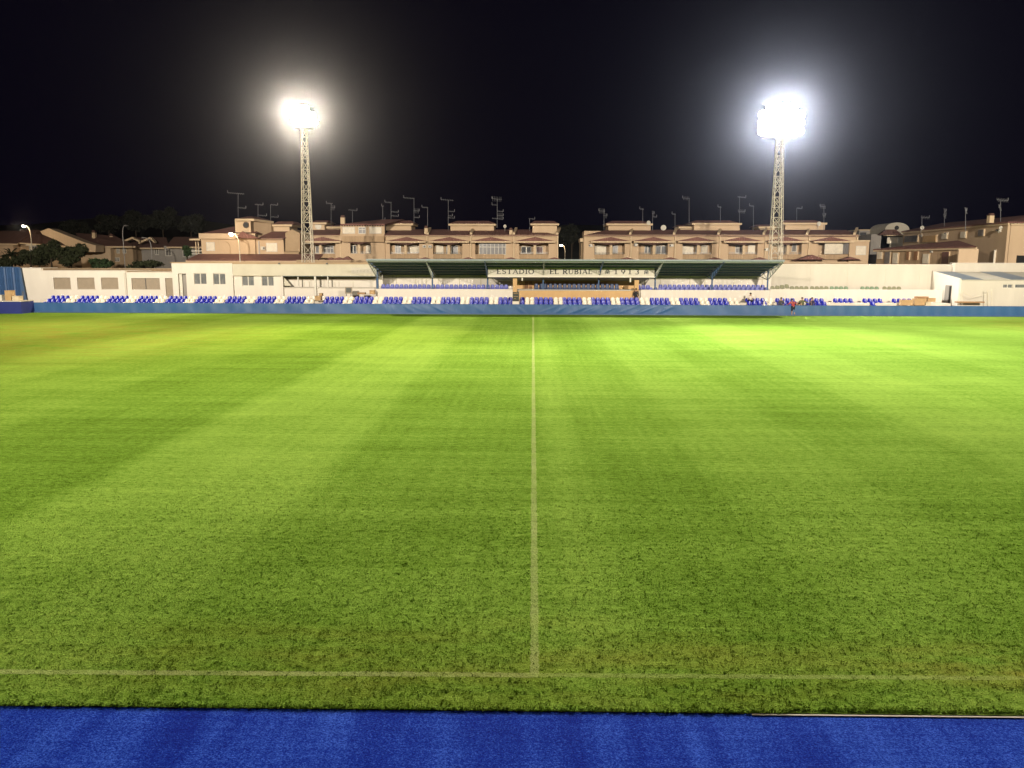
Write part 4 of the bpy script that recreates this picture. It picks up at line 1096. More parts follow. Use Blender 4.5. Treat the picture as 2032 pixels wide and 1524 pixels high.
# ---- corner house left of the left tower
def corner_house():
    Y = 116.0
    root = thing('corner_house', (X(490, Y), Y, 0), 'large ochre corner house with round window in its roof tower', 'house')
    MB().fb(404, 510, 474, 0, Y, Y+9, zb=0).build('wall', M['ochre'], root)
    MB().fb(400, 511, 463, 474, Y-.6, Y+.2).build('roof_parapet', M['ochre2'], root)
    MB().fb(381, 401, 473.5, 477, Y-.3, Y+5).build('side_eaves', M['trim'], root)
    a = P(398, 461, Y-.6); b = P(472, 449, Y+3); c = P(512, 461, Y-.6)
    MB().hexa([(a.x,Y-.7,a.z-.15),(c.x,Y-.7,a.z-.15),(c.x,Y+8,a.z-.15),(a.x,Y+8,a.z-.15),(b.x,Y+3.0,b.z+.1),(c.x-2.2,Y+3.0,b.z+.1),(c.x-2.2,Y+5,b.z+.1),(b.x,Y+5,b.z+.1)]).build('roof', M['tile'], root)
    mb = MB(); tri(mb, [(466, 473), (515, 473), (480, 459)], Y-1.2, Y-.65); mb.build('gable_roof', M['tile'], root)
    tw = MB().fb(472.5, 503, 437, 473, Y-.2, Y+3).build('roof_tower', M['ochre2'], root)
    mb = MB(); a1, b1 = P(502.9, 437, Y+.0), P(538, 442, Y+3); mb.hexa([(a1.x,Y,P(503,473,Y).z),(b1.x,Y+3,P(538,473,Y+3).z),(b1.x,Y+5,P(538,473,Y+3).z),(a1.x,Y+3,P(503,473,Y).z),(a1.x,Y,a1.z),(b1.x,Y+3,b1.z),(b1.x,Y+5,b1.z),(a1.x,Y+3,a1.z)]); mb.build('tower_wing', M['ochre'], tw)
    MB().disc(P(488, 446.5, Y-.24), .36, (0,1,0), .08, 24).build('round_window', M['black'], tw)
    rg = MB(); c = P(488, 446.5, Y-.26)
    for i in range(20):
        p0 = c + Vector((math.cos(i*.31416), 0, math.sin(i*.31416)))*.42; p1 = c + Vector((math.cos((i+1)*.31416), 0, math.sin((i+1)*.31416)))*.42; rg.tube(p0, p1, .05, 4)
    rg.build('window_ring', M['tiledk'], tw)
    e0, e1, e2 = P(466, 434, Y-.8), P(504, 434, Y-.8), P(541, 439, Y+3)
    MB().hexa([(e0.x,e0.y,e0.z-.3),(e1.x,e1.y,e1.z-.3),(e2.x,e2.y+.5,e2.z-.3),(e0.x+1,Y+4,e0.z-.3),(e0.x,e0.y,e0.z),(e1.x,e1.y,e1.z),(e2.x,e2.y+.5,e2.z),(e0.x+1,Y+4,e0.z)]).build('eaves', M['trim'], tw)
    MB().hexa([(e0.x,e0.y-.05,e0.z+.01),(e1.x,e1.y-.05,e1.z+.01),(e2.x,e2.y+.5,e2.z+.01),(e0.x+1,Y+4,e0.z+.01),(e0.x+1.4,Y+.8,e0.z+.42),(e1.x-1,Y+.8,e1.z+.42),(e1.x-.5,Y+2.5,e1.z+.42),(e0.x+1.6,Y+2.5,e0.z+.42)]).build('roof', M['tile'], tw)
    hip_box(root, 540, 584, 439, 445.5, 462, Y+4, Y+8, ov=5)
    # right wing
    MB().fb(510.2, 566, 474.5, 0, Y+.4, Y+7, zb=0).build('wing_wall', M['ochre'], root)
    a, b = P(512, 473.5, Y-.2), P(562, 473.5, Y-.2); zt = Z(459, Y+3, 540); 
    MB().hexa([(a.x,Y-.2,a.z-.1),(b.x,Y-.2,a.z-.1),(b.x+1.3,Y+3.2,zt-.1),(a.x,Y+3.2,zt-.1),(a.x,Y-.2,a.z),(b.x,Y-.2,a.z),(b.x+1.3,Y+3.2,zt),(a.x+1,Y+3.2,zt)]).build('wing_roof', M['tile'], root)
    MB().fb(511, 564, 473, 475.5, Y-.15, Y+.35).build('wing_eaves', M['trim'], root)
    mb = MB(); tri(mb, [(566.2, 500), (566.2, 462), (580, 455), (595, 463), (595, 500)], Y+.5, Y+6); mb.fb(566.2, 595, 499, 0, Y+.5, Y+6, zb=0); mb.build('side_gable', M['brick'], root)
    window(root, 413.5, 430, 480.5, 498, Y-.03, 'shut'); window(root, 531.5, 553, 482, 499.5, Y+.37, 'shut')
    ac_unit(root, 524.5, 492.5, Y+.4, 4)
    MB().fb(516, 518.5, 478, 515, Y+.3, Y+.4).build('drain_pipe', M['greymetal'], root)
    for cx in (453, 489):  # arched shadow pattern drawn on the wall as thin darker tubes
        ar = MB(); pr = None
        for i in range(9):
            q = P(cx-6+math.sin(i/8*1.57)*10, 480+(1-math.cos(i/8*1.57))*14, Y-.01)
            if pr: ar.tube(pr, q, .035, 4)
            pr = q
        ar.tube(pr, P(cx+4, 514, Y-.01), .035, 4); ar.build('arch_shadow', M['stain'], root)
    a = P(370, 517, Y-3); b = P(470, 517, Y-3)
    MB().hexa([(a.x,Y-3,a.z),(b.x+12,Y-3,a.z),(b.x+12,Y-.1,a.z+.9),(a.x+.6,Y-.1,a.z+.9),(a.x,Y-3,a.z+.12),(b.x+12,Y-3,a.z+.12),(b.x+12,Y-.1,a.z+1.0),(a.x+.6,Y-.1,a.z+1.0)]).build('lower_roof', M['tile'], root)
    MB().fb(371, 590, 516.6, 0, Y-2.9, Y-2.6, zb=0).build('lower_wall', M['ochre'], root)
    for c in (392, 397): MB().fb(c, c+1.6, 477, 508, Y+1, Y+1.2).build('balcony_post', M['trim'], root)
    MB().fb(384, 404, 497, 499, Y+.8, Y+1).fb(384, 404, 503, 504.5, Y+.8, Y+1).build('balcony_rail', M['frame'], root)
corner_house()

# ---- far left cluster, dimmer and further off
def far_house(root_label, walls, roofs, wins=(), extra=(), Y=150.0, name='distant_house'):
    cx = sum(w[0]+w[1] for w in walls)/2/len(walls)
    root = thing(name, (X(cx, Y), Y, 0), root_label, 'house', 'dim houses at the far left')
    for (a, b, pt, dy, m) in walls: MB().fb(a, b, pt, 0, Y+dy, Y+dy+7, zb=0).build('wall', M[m], root)
    for pts, dy, m in roofs:
        # pts: eave left, eave right, ridge right, ridge left (pixels)
        e0, e1 = P(*pts[0], Y+dy-.5), P(*pts[1], Y+dy-.5); r1, r0 = P(*pts[2], Y+dy+3.5), P(*pts[3], Y+dy+3.5)
        up = Vector((0,0,.15))
        r = MB().hexa([e0-up, e1-up, r1-up, r0-up, e0, e1, r1, r0]).build('roof', M[m], root)
        lo = Vector((0, .0, .28)); MB().hexa([e0-lo*1.6, e1-lo*1.6, e1-lo*1.6+Vector((0,.2,0)), e0-lo*1.6+Vector((0,.2,0)), e0-up*1.05, e1-up*1.05, e1-up*1.05+Vector((0,.2,0)), e0-up*1.05+Vector((0,.2,0))]).build('eaves', M['trim'], root)
    for w in wins: window(root, w[0], w[1], w[2], w[3], Y+w[5]-.03, w[4])
    for px, pt, pb_, dy in extra: chimney(root, px, pt, pb_, Y+dy, 3)
    return root
r = far_house('dim house with broad hipped roof at the far left edge', [(-70, 33, 481, 0, 'ochre'), (33, 138, 486, 2.0, 'stain')], [(((-90, 480), (34, 482), (70, 458), (-20, 458)), 0, 'tiledk'), (((30, 479), (140, 487), (76, 456), (40, 456)), 1, 'tiledk')], [(64, 80, 488, 503, 'multi', 2.0), (112, 122, 484, 491, 'slide', 2.0), (126, 134, 484, 491, 'slide', 2.0)])
mb = MB(); Y = 147; mb.fb(58, 79, 485.5, 487, Y, Y+.2); mb.fb(67, 68.5, 483, 497, Y, Y+.15); mb.build('pergola_beam', M['frame'], r)
r = far_house('dim gabled house with long sloping cream verge at the far left', [(165, 193, 486, 5, 'ochre'), (188, 224, 487, 4, 'ochre2'), (224, 268, 487, 5.5, 'brick')], [(((168, 487), (268, 487), (228, 468), (150, 462)), 4, 'tiledk')],
          [(174, 184, 488, 502, 'slide', 5), (224.5, 230, 490, 503, 'slide', 5.5), (236, 242, 490, 503, 'slide', 5.5), (248, 255, 490, 503, 'slide', 5.5), (230, 241, 511, 519, 'multi', 5.5)], [(193, 461, 474, 6), (227.5, 468, 475, 7)])
mb = MB(); tri(mb, [(80, 459), (96, 453), (168, 481), (190, 487), (190, 500), (150, 500), (120, 480), (84, 465)], 150, 153); mb.build('gable_verge', M['ochre2'], r)
r = far_house('dim terraced house with twin small gables left of the corner house', [(262, 330, 489, 9, 'greywall'), (330, 400, 488, 7, 'greywall')], [(((258, 490), (335, 490), (330, 471), (262, 471)), 8, 'tiledk'), (((330, 488), (404, 488), (398, 470), (345, 470)), 6, 'tiledk')],
          [(265, 281, 494, 510, 'slide', 9), (311, 319, 492, 506, 'slide', 9), (332, 344, 492, 508, 'multi', 7), (366, 380, 496, 510, 'slide', 7)])
for a, b, c in ((237, 262, 280), (275, 297, 306)):
    mb = MB(); tri(mb, [(a, 480), (b, 470), (c, 479), (c, 482), (b, 474), (a, 484)], 156, 157); mb.build('gable_trim', M['trim'], r)

# ---- right hand cluster
def slant(mb, pa, Ya, pb_, Yb, t, b, thick=.3, off=0):
    """wall between two photo columns at two distances; t, b = heights in metres"""
    A = P(pa, 500, Ya); B = P(pb_, 500, Yb); n = Vector((B.y-A.y, -(B.x-A.x), 0)).normalized()*thick
    if n.x < 0: n = -n
    A = A - n.normalized()*off; B = B - n.normalized()*off
    return mb.hexa([(A.x,A.y,b),(B.x,B.y,b),(B.x+n.x,B.y+n.y,b),(A.x+n.x,A.y+n.y,b),(A.x,A.y,t),(B.x,B.y,t),(B.x+n.x,B.y+n.y,t),(A.x+n.x,A.y+n.y,t)])
def right_cluster():
    zE = 5.23 + (520-444)/1527*98
    root = thing('long_house', (X(1900, 108), 108, 0), 'long ochre apartment house receding behind the right wall, tiled roof rising rightward', 'house')
    def yat(px): return 1/(1/127 + (1/98-1/127)*(px-1790)/(1995-1790))
    mb = MB(); slant(mb, 1790, 127, 1995, 98, zE, 0); mb.build('wall', M['ochre'], root)
    MB().fb(1995, 2200, 445, 0, 98, 98.3, zb=0).build('end_wall', M['ochre'], root)
    A = P(1785, 500, 127.5); B = P(1994, 500, 97.6); C = P(2200, 500, 97.6)
    h = zE
    MB().hexa([(A.x,A.y,h),(B.x,B.y,h),(B.x+9,B.y+9,h+1.4),(A.x+8,A.y+3,h+1.4),(A.x,A.y,h+.15),(B.x,B.y,h+.15),(B.x+9,B.y+9,h+1.6),(A.x+8,A.y+3,h+1.6)]).build('roof', M['tile'], root)
    MB().hexa([(B.x,B.y,h),(C.x,C.y,h),(C.x,C.y+9,h+1.4),(B.x+9,B.y+9,h+1.4),(B.x,B.y,h+.15),(C.x,C.y,h+.15),(C.x,C.y+9,h+1.6),(B.x+9,B.y+9,h+1.6)]).build('roof', M['tile'], root)
    mb = MB(); slant(mb, 1786, 127.3, 1994.5, 97.7, zE+.02, zE-.22, .2); mb.fb(1995, 2200, 443.5, 446.5, 97.7, 97.95); mb.build('eaves', M['trim'], root)
    # lower projecting storey with its tiled lean-to roof
    zl = 5.23 + (520-493)/1527*110
    mb = MB(); slant(mb, 1740, 118, 1934, 97, zl, 0); mb.build('lower_wall', M['stain'], root)
    A = P(1732, 500, 118.5); B = P(1936, 500, 96.4); C = P(1938, 500, 104); D = P(1790, 500, 124)
    MB().hexa([(A.x,A.y,zl-.05),(B.x,B.y,zl-.05),(B.x+1.5,B.y+7,zl+.85),(D.x,D.y,zl+.55),(A.x,A.y,zl+.1),(B.x,B.y,zl+.1),(B.x+1.5,B.y+7,zl+1.0),(D.x,D.y,zl+.70)]).build('lower_roof', M['tile'], root)
    mb = MB(); slant(mb, 1733, 118.4, 1935.5, 96.5, zl-.06, zl-.26, .2); mb.build('lower_eaves', M['trim'], root)
    # openings in the long walls
    def yl(px): return 1/(1/118 + (1/97-1/118)*(px-1740)/(1934-1740))
    for a, b, t, bo, k in ((1743,1752,500,514,'shutw'),(1758,1768,500,523,'glassc'),(1774,1784,502,523,'shutw'),(1801,1806,499,516,'tandark'),(1816,1823,499,516,'tandark'),(1834,1846,504,523,'shutw'),(1872,1885,500,523,'redglass')):
        ym = (yl(a)+yl(b))/2; fr = slant(MB(), a-.8, yl(a-.8), b+.8, yl(b+.8), Z(t-1, ym, a), Z(bo, ym, a), .3, .12).build('window', M['trim'], root)
        slant(MB(), a+.2, yl(a+.2), b-.2, yl(b-.2), Z(t, ym, a), Z(bo, ym, a), .06, .18).build('shutter', M[k], fr)
    for a, b, t, bo, k in ((1795,1820,468,480,'glassc'),(1831,1857,468,480,'tan'),(1868,1878,463,474,'shutw'),(1905,1915,460,472,'shutw'),(1940,1950,456,468,'glassc')):
        ym = (yat(a)+yat(b))/2; fr = slant(MB(), a-.8, yat(a-.8), b+.8, yat(b+.8), Z(t-1, ym, a), Z(bo+1, ym, a), .3, .14).build('window', M['trim'], root)
        slant(MB(), a+.2, yat(a+.2), b-.2, yat(b-.2), Z(t, ym, a), Z(bo, ym, a), .06, .20).build('shutter', M[k], fr)
    window(root, 1967, 1988, 496, 524, 100.0, 'shut'); MB().fb(2014, 2060, 507, 523, 97.8, 98).build('garage_opening', M['black'], root)
    MB().fb(1897, 1936, 494, 524, 96.6, 96.9).build('end_pier', M['ochre2'], root)
    ac_unit(root, 1979, 457, yat(1979), 4.5); ac_unit(root, 1876, 463, yat(1876), 3.2); ac_unit(root, 1825, 468, yat(1825), 3.2); ac_unit(root, 1847, 499, yl(1847), 3)
    dish(root, 1828, 452, yat(1828), 4); dish(root, 1983, 452, yat(1983)-.6, 3.5)
    chimney(root, 1956, 427, 442, 100, 4.5)
    # light upper cornice block
    # modern grey and white houses in the gap
    Y = 140
    r = thing('modern_house', (X(1722, Y), Y, 0), 'grey modern flat roofed house in the gap before the long house', 'house')
    MB().fb(1698, 1745, 457, 0, Y, Y+10, zb=0).build('wall', M['greywall'], r); MB().fb(1722, 1760, 465, 0, Y-6, Y, zb=0).build('wing', M['greywall'], r)
    MB().fb(1705, 1728, 478, 487, Y-.1, Y).build('window', M['glass'], r); MB().fb(1700, 1712, 461, 468, Y-.1, Y).build('window', M['glass'], r)
    MB().fb(1718, 1736, 505, 522, Y-18, Y-17.8).build('gate', M['glass'], r)
    MB().fb(1696, 1747, 455.5, 457, Y-.3, Y+10).build('roof_edge', M['trim'], r)
    Y = 134
    r = thing('arched_house', (X(1780, Y), Y, 0), 'white house with arched roof gable and round window', 'house')
    pts = [(1756, 452)] + [(1780.5-24*math.cos(math.pi*i/12), 455-13.5*math.sin(math.pi*i/12)) for i in range(13)] + [(1805, 452), (1805, 462), (1756, 462)]
    mb = MB(); tri(mb, pts[1:14] + [(1804.5, 462), (1756.5, 462)], Y, Y+6); mb.fb(1742, 1812, 462, 0, Y-.0, Y+6, zb=0); mb.build('wall', M['whitehouse'], r)
    MB().disc(P(1779.5, 452, Y-.05), .36, (0,1,0), .08, 22).build('round_window', M['black'], r)
    MB().fb(1752, 1790, 466.5, 468, Y-1.2, Y).build('ledge', M['trim'], r)
    window(r, 1754, 1776, 471, 483, Y-.05, 'shut')
    a, b = P(1745, 466, Y-1.0), P(1792, 466, Y-1.0)
    MB().hexa([(a.x,Y-1,a.z),(b.x,Y-1,a.z),(b.x,Y-.1,a.z+.0),(a.x,Y-.1,a.z+.0),(a.x+1.2,Y-.8,a.z+.9),(b.x-1.2,Y-.8,a.z+.9),(b.x-1.2,Y-.1,a.z+.9),(a.x+1.2,Y-.1,a.z+.9)]).build('roof', M['tiledk'], r)
right_cluster()

# low tile roofs and walls just behind the stand
def yard_wall(px0, px1, pt, Y, label, m='brick'):
    r = thing('yard_wall', (X((px0+px1)/2, Y), Y, 0), label, 'wall')
    MB().fb(px0, px1, pt, 0, Y, Y+.3, zb=0).build('masonry', M[m], r); MB().fb(px0, px1, pt-1, pt, Y-.05, Y+.35).build('coping', M['trim'], r)
yard_wall(590, 735, 517, 112, 'low brown yard wall behind the bar building')
yard_wall(1553, 1716, 521.5, 112, 'low brown yard wall behind the right boundary wall')
yard_wall(-40, 345, 533, 118, 'low dim yard wall behind the changing room block', 'stain')

# ------------------------------------------------------------------ roof aerials
def aerial(px, pt, pb_, Y, kind, n):
    top = P(px, pt, Y); bot = P(px, pb_, Y)
    where = ['above the corner house', 'on the left roofs', 'on the first terrace', 'on the second terrace', 'on the right roofs'][0 if px < 560 else 1 if px < 720 else 2 if px < 1130 else 3 if px < 1700 else 4]
    r = thing('tv_aerial', bot, f'{ORD[n]} thin roof aerial counted from the left, {where}', 'aerial', 'tv aerials on the roofs')
    MB().tube(bot, top, .034, 5).build('mast', M['aerial'], r)
    def yagi(pz, dx0, dx1, nel, sz=.28):
        mb = MB(); z = P(px, pz, Y).z; k = abs(X(px+1, Y)-X(px, Y)); tilt = .06*dx0/10
        a = Vector((top.x+dx0*k, Y-.05, z-dx0*k*.08)); b = Vector((top.x+dx1*k, Y-.05, z-dx1*k*.08)); mb.tube(a, b, .03, 4)
        for i in range(nel):
            q = a.lerp(b, (i+.5)/nel); mb.tube(q-Vector((0,.25,sz*.5)), q+Vector((0,.25,sz*.5)), .022, 4)
        mb.tube(b if abs(dx1) > abs(dx0) else a, (b if abs(dx1) > abs(dx0) else a) + Vector((0,0,.35)), .05, 4)
        mb.build('antenna', M['aerial'], r)
    for spec in kind: yagi(*spec)
A_ = [(472.5, 384, 432, [(384,-20,12,8),(412,-2,14,6)]), (512, 406, 436, [(406,-6,10,5),(427,-2,16,6)]), (537, 406, 440, [(406,0,14,5),(430,0,14,5)]),
      (657, 404, 446, [(404,-9,3,5),(412,-1,7,4,.8)]), (699.5, 417, 442, [(417,-8,9,6)]), (759.5, 409, 440, [(409,-2,2,2),(436,-3,4,3)]), (776, 402, 437, [(402,-12,1,5),(420,0,14,5),(428,0,14,5)]),
      (821.5, 394, 440, [(394,-20,1,7),(418,-1,10,4,.8),(431,0,10,4)]), (848.5, 412, 448, [(412,-11,1,5)]), (889.5, 397, 454, [(397,-14,10,7),(419,0,12,4),(428,0,8,3),(432,0,12,4)]),
      (986.5, 395, 446, [(395,-10,9,6,.8),(407,-10,1,4),(419,0,12,4),(427,0,12,5,.8),(434,-10,12,8)]), (1051, 434, 455, [(434,-2,10,4)]),
      (1198.5, 416, 450, [(419,-10,2,5,.8),(428,-1,6,3,.8)]), (1275.5, 414, 440, [(415,-6,2,4)]), (1295, 422, 456, [(424,-1,3,3,.9),(430,0,8,4)]), (1339.5, 425, 452, [(425,-6,1,4)]),
      (1367.5, 394, 440, [(394,-13,1,5,.6)]), (1429.5, 410, 437, [(411,-5,2,3)]), (1467.5, 391, 446, [(391,-4,12,6),(419,-2,12,6,.6)]), (1495, 409, 454, [(409,-8,1,4)]),
      (1581, 413, 436, [(413,0,10,4)]), (1635, 410, 452, [(410,-8,3,5,.7),(427,-2,4,3,.7)]), (1829.5, 430, 450, [(431,-2,14,5,.5)]), (1874, 420, 452, [(419,-1,3,3,.8),(429,-1,3,3,.7)]),
      (1916, 417, 452, [(418,-1,2,3,.8)]), (1985.5, 398, 440, [(397,-8,14,7,.5),(412,-2,2,3,.8)])]
for n, (px, pt, pb_, kd) in enumerate(A_):
    Y = HY+3 if px < 1720 else 104
    if px > 1900: Y = 101
    if px > 1800 and px < 1900: Y = 118
    aerial(px, pt, pb_+6, Y, kd, n)

# ------------------------------------------------------------------ street lamps
def street_lamp(px, pt, pb_, Y, side, lit, label, power=0, arm=9):
    base = P(px, pb_, Y); base.z = 0
    r = thing('street_lamp', base, label, 'street lamp', 'street lamps')
    k = abs(X(px+1, Y)-X(px, Y)); zt = P(px, pt, Y).z
    mb = MB(); pts = [Vector((base.x, Y, 0)), Vector((base.x, Y, zt-1.6))]
    for i in range(1, 7):
        a = i/6*math.pi/2; pts.append(Vector((base.x+side*arm*k*(1-math.cos(a)), Y, zt-1.6+1.6*math.sin(a))))
    mb.path(pts, .07, 6); mb.build('pole', M['mast'] if lit else M['greymetal'], r)
    e = pts[-1]; hd = MB().box(e.x-.35+side*.3, e.x+.35+side*.3, Y-.25, Y+.15, e.z-.06, e.z+.1).build('lamp_head', M['greymetal'], r)
    if lit:
        s = MB(); s.disc((e.x+side*.3, Y-.15, e.z-.12), .27, (0,.5,1), .16, 14); s.build('lens', M['street'], hd)
        ld = bpy.data.lights.new('street_light', 'POINT'); ld.energy = power; ld.color = (1, .72, .42); ld.shadow_soft_size = .2
        lo = bpy.data.objects.new('street_light', ld); col.objects.link(lo); lo.parent = r; lo.location = Vector((e.x+side*.3, Y-.4, e.z-.5)) - base
street_lamp(476, 463.5, 510, 111, -1, True, 'lit street lamp with curved arm in front of the corner house', 450, arm=10)
street_lamp(66, 448, 520, 143, -1, True, 'lit street lamp above the roofs at the far left', 700, arm=8)
street_lamp(247.5, 448, 520, 146, 1, False, 'unlit tall street lamp behind the chimneys at the far left', arm=5)
street_lamp(302, 472, 520, 138, -1, False, 'unlit curved street lamp left of the corner house', arm=9)
street_lamp(1121, 486, 517, 170, -1, True, 'lit street lamp in the dark gap between the terraces', 120, arm=5)

# ------------------------------------------------------------------ trees and bushes
def tree(cx, cz, rx, rz, Y, label, m, nl, trunk=True, seed=1, leaf=.42, name='tree', frond=False, group='dark trees at the far left'):
    rnd = random.Random(seed); c = P(cx, cz, Y); k = abs(X(cx+1, Y)-X(cx, Y)); RX, RZ = rx*k, rz*k
    r = thing(name, (c.x, Y, 0), label, name, group)
    if trunk:
        mb = MB(); mb.tube((c.x, Y, 0), (c.x, Y, c.z-RZ*.3), .22, 7, .13)
        for i in range(7):
            a = rnd.uniform(0, 6.28); mb.tube((c.x, Y, c.z-RZ*rnd.uniform(.3,.8)), (c.x+math.cos(a)*RX*.7, Y+math.sin(a)*RX*.6, c.z+RZ*rnd.uniform(0,.6)), .08, 5, .03)
        mb.build('trunk', M['bark'], r)
    mb = MB(); clumps = [(rnd.uniform(-.75,.75), rnd.uniform(-.7,.7), rnd.uniform(-.6,.75), rnd.uniform(.25,.45)) for _ in range(13)]
    for i in range(nl):
        if frond:
            a = rnd.uniform(0, 6.28); e = rnd.uniform(-.2, 1.2); L = RX*rnd.uniform(.7, 1.1); p = Vector((c.x, Y, c.z))
            d = Vector((math.cos(a)*math.cos(e), math.sin(a)*math.cos(e), math.sin(e))); w = d.cross(Vector((0,0,1))).normalized()*.16; pr = p
            for j in range(4):
                d2 = d + Vector((0,0,-.32*j)); q = pr + d2.normalized()*L/4; mb.add([pr-w, pr+w, q+w*.7, q-w*.7], [(0,1,2,3)]); pr = q
            continue
        qx, qy, qz, qr = rnd.choice(clumps); u = Vector((rnd.gauss(0,1), rnd.gauss(0,1), rnd.gauss(0,1))).normalized()*rnd.random()**.35*qr
        p = Vector((c.x+(qx*.8+u.x)*RX, Y+(qy*.8+u.y)*RX*.8, c.z+(qz*.8+u.z)*RZ))
        a = Vector((rnd.gauss(0,1), rnd.gauss(0,1), rnd.gauss(0,1))).normalized()*leaf*rnd.uniform(.5,1.1); b = a.cross(Vector((rnd.gauss(0,1), rnd.gauss(0,1), rnd.gauss(0,1)))).normalized()*leaf*.35
        mb.add([p-a, p+b, p+a, p-b], [(0,1,2,3)])
    mb.build('crown', M[m], r)
tree(22, 508, 26, 24, 130, 'low palm with drooping fronds at the far left edge', 'foliage', 90, seed=2, name='palm_tree', frond=True)
tree(60, 513, 34, 20, 129, 'low dark bushy tree below the white pergola', 'foliage', 1900, seed=3)
tree(100, 500, 30, 27, 128, 'tallest dark bushy tree before the gabled house', 'foliage', 2600, seed=4)
tree(140, 508, 34, 24, 127, 'broad dark olive tree left of the green bush', 'foliage', 2600, seed=5)
tree(5, 522, 30, 14, 122, 'low dark shrub mass above the blue corner fence', 'foliage', 1100, seed=11)
tree(200, 524, 24, 11, 121, 'small greener bush behind the changing room block', 'foliage2', 1300, seed=6, name='bush')
tree(296, 526, 40, 10, 124, 'low dim bush behind the second shuttered block', 'foliage', 1100, seed=7, name='bush')
tree(371, 499, 9, 11, 126, 'small dark green bush left of the corner house balcony', 'foliage2', 500, seed=8, name='bush')
for q, (cx, cz, rx, rz) in enumerate([(150,452,26,16),(215,446,34,20),(268,440,34,22),(322,436,34,24),(378,446,30,20),(1135,468,30,22)]):
    tree(cx, cz, rx, rz, 205, ['small dark tree on the hill above the gabled house','dark tree on the hill above the left chimneys','dark tree on the hill above the unlit tall lamp','tallest dark tree on the hill left of the corner house','dark tree on the hill nearest the corner house','dark tree in the gap between the two terraces'][q], 'hillleaf', 1300, seed=20+q, leaf=.9)

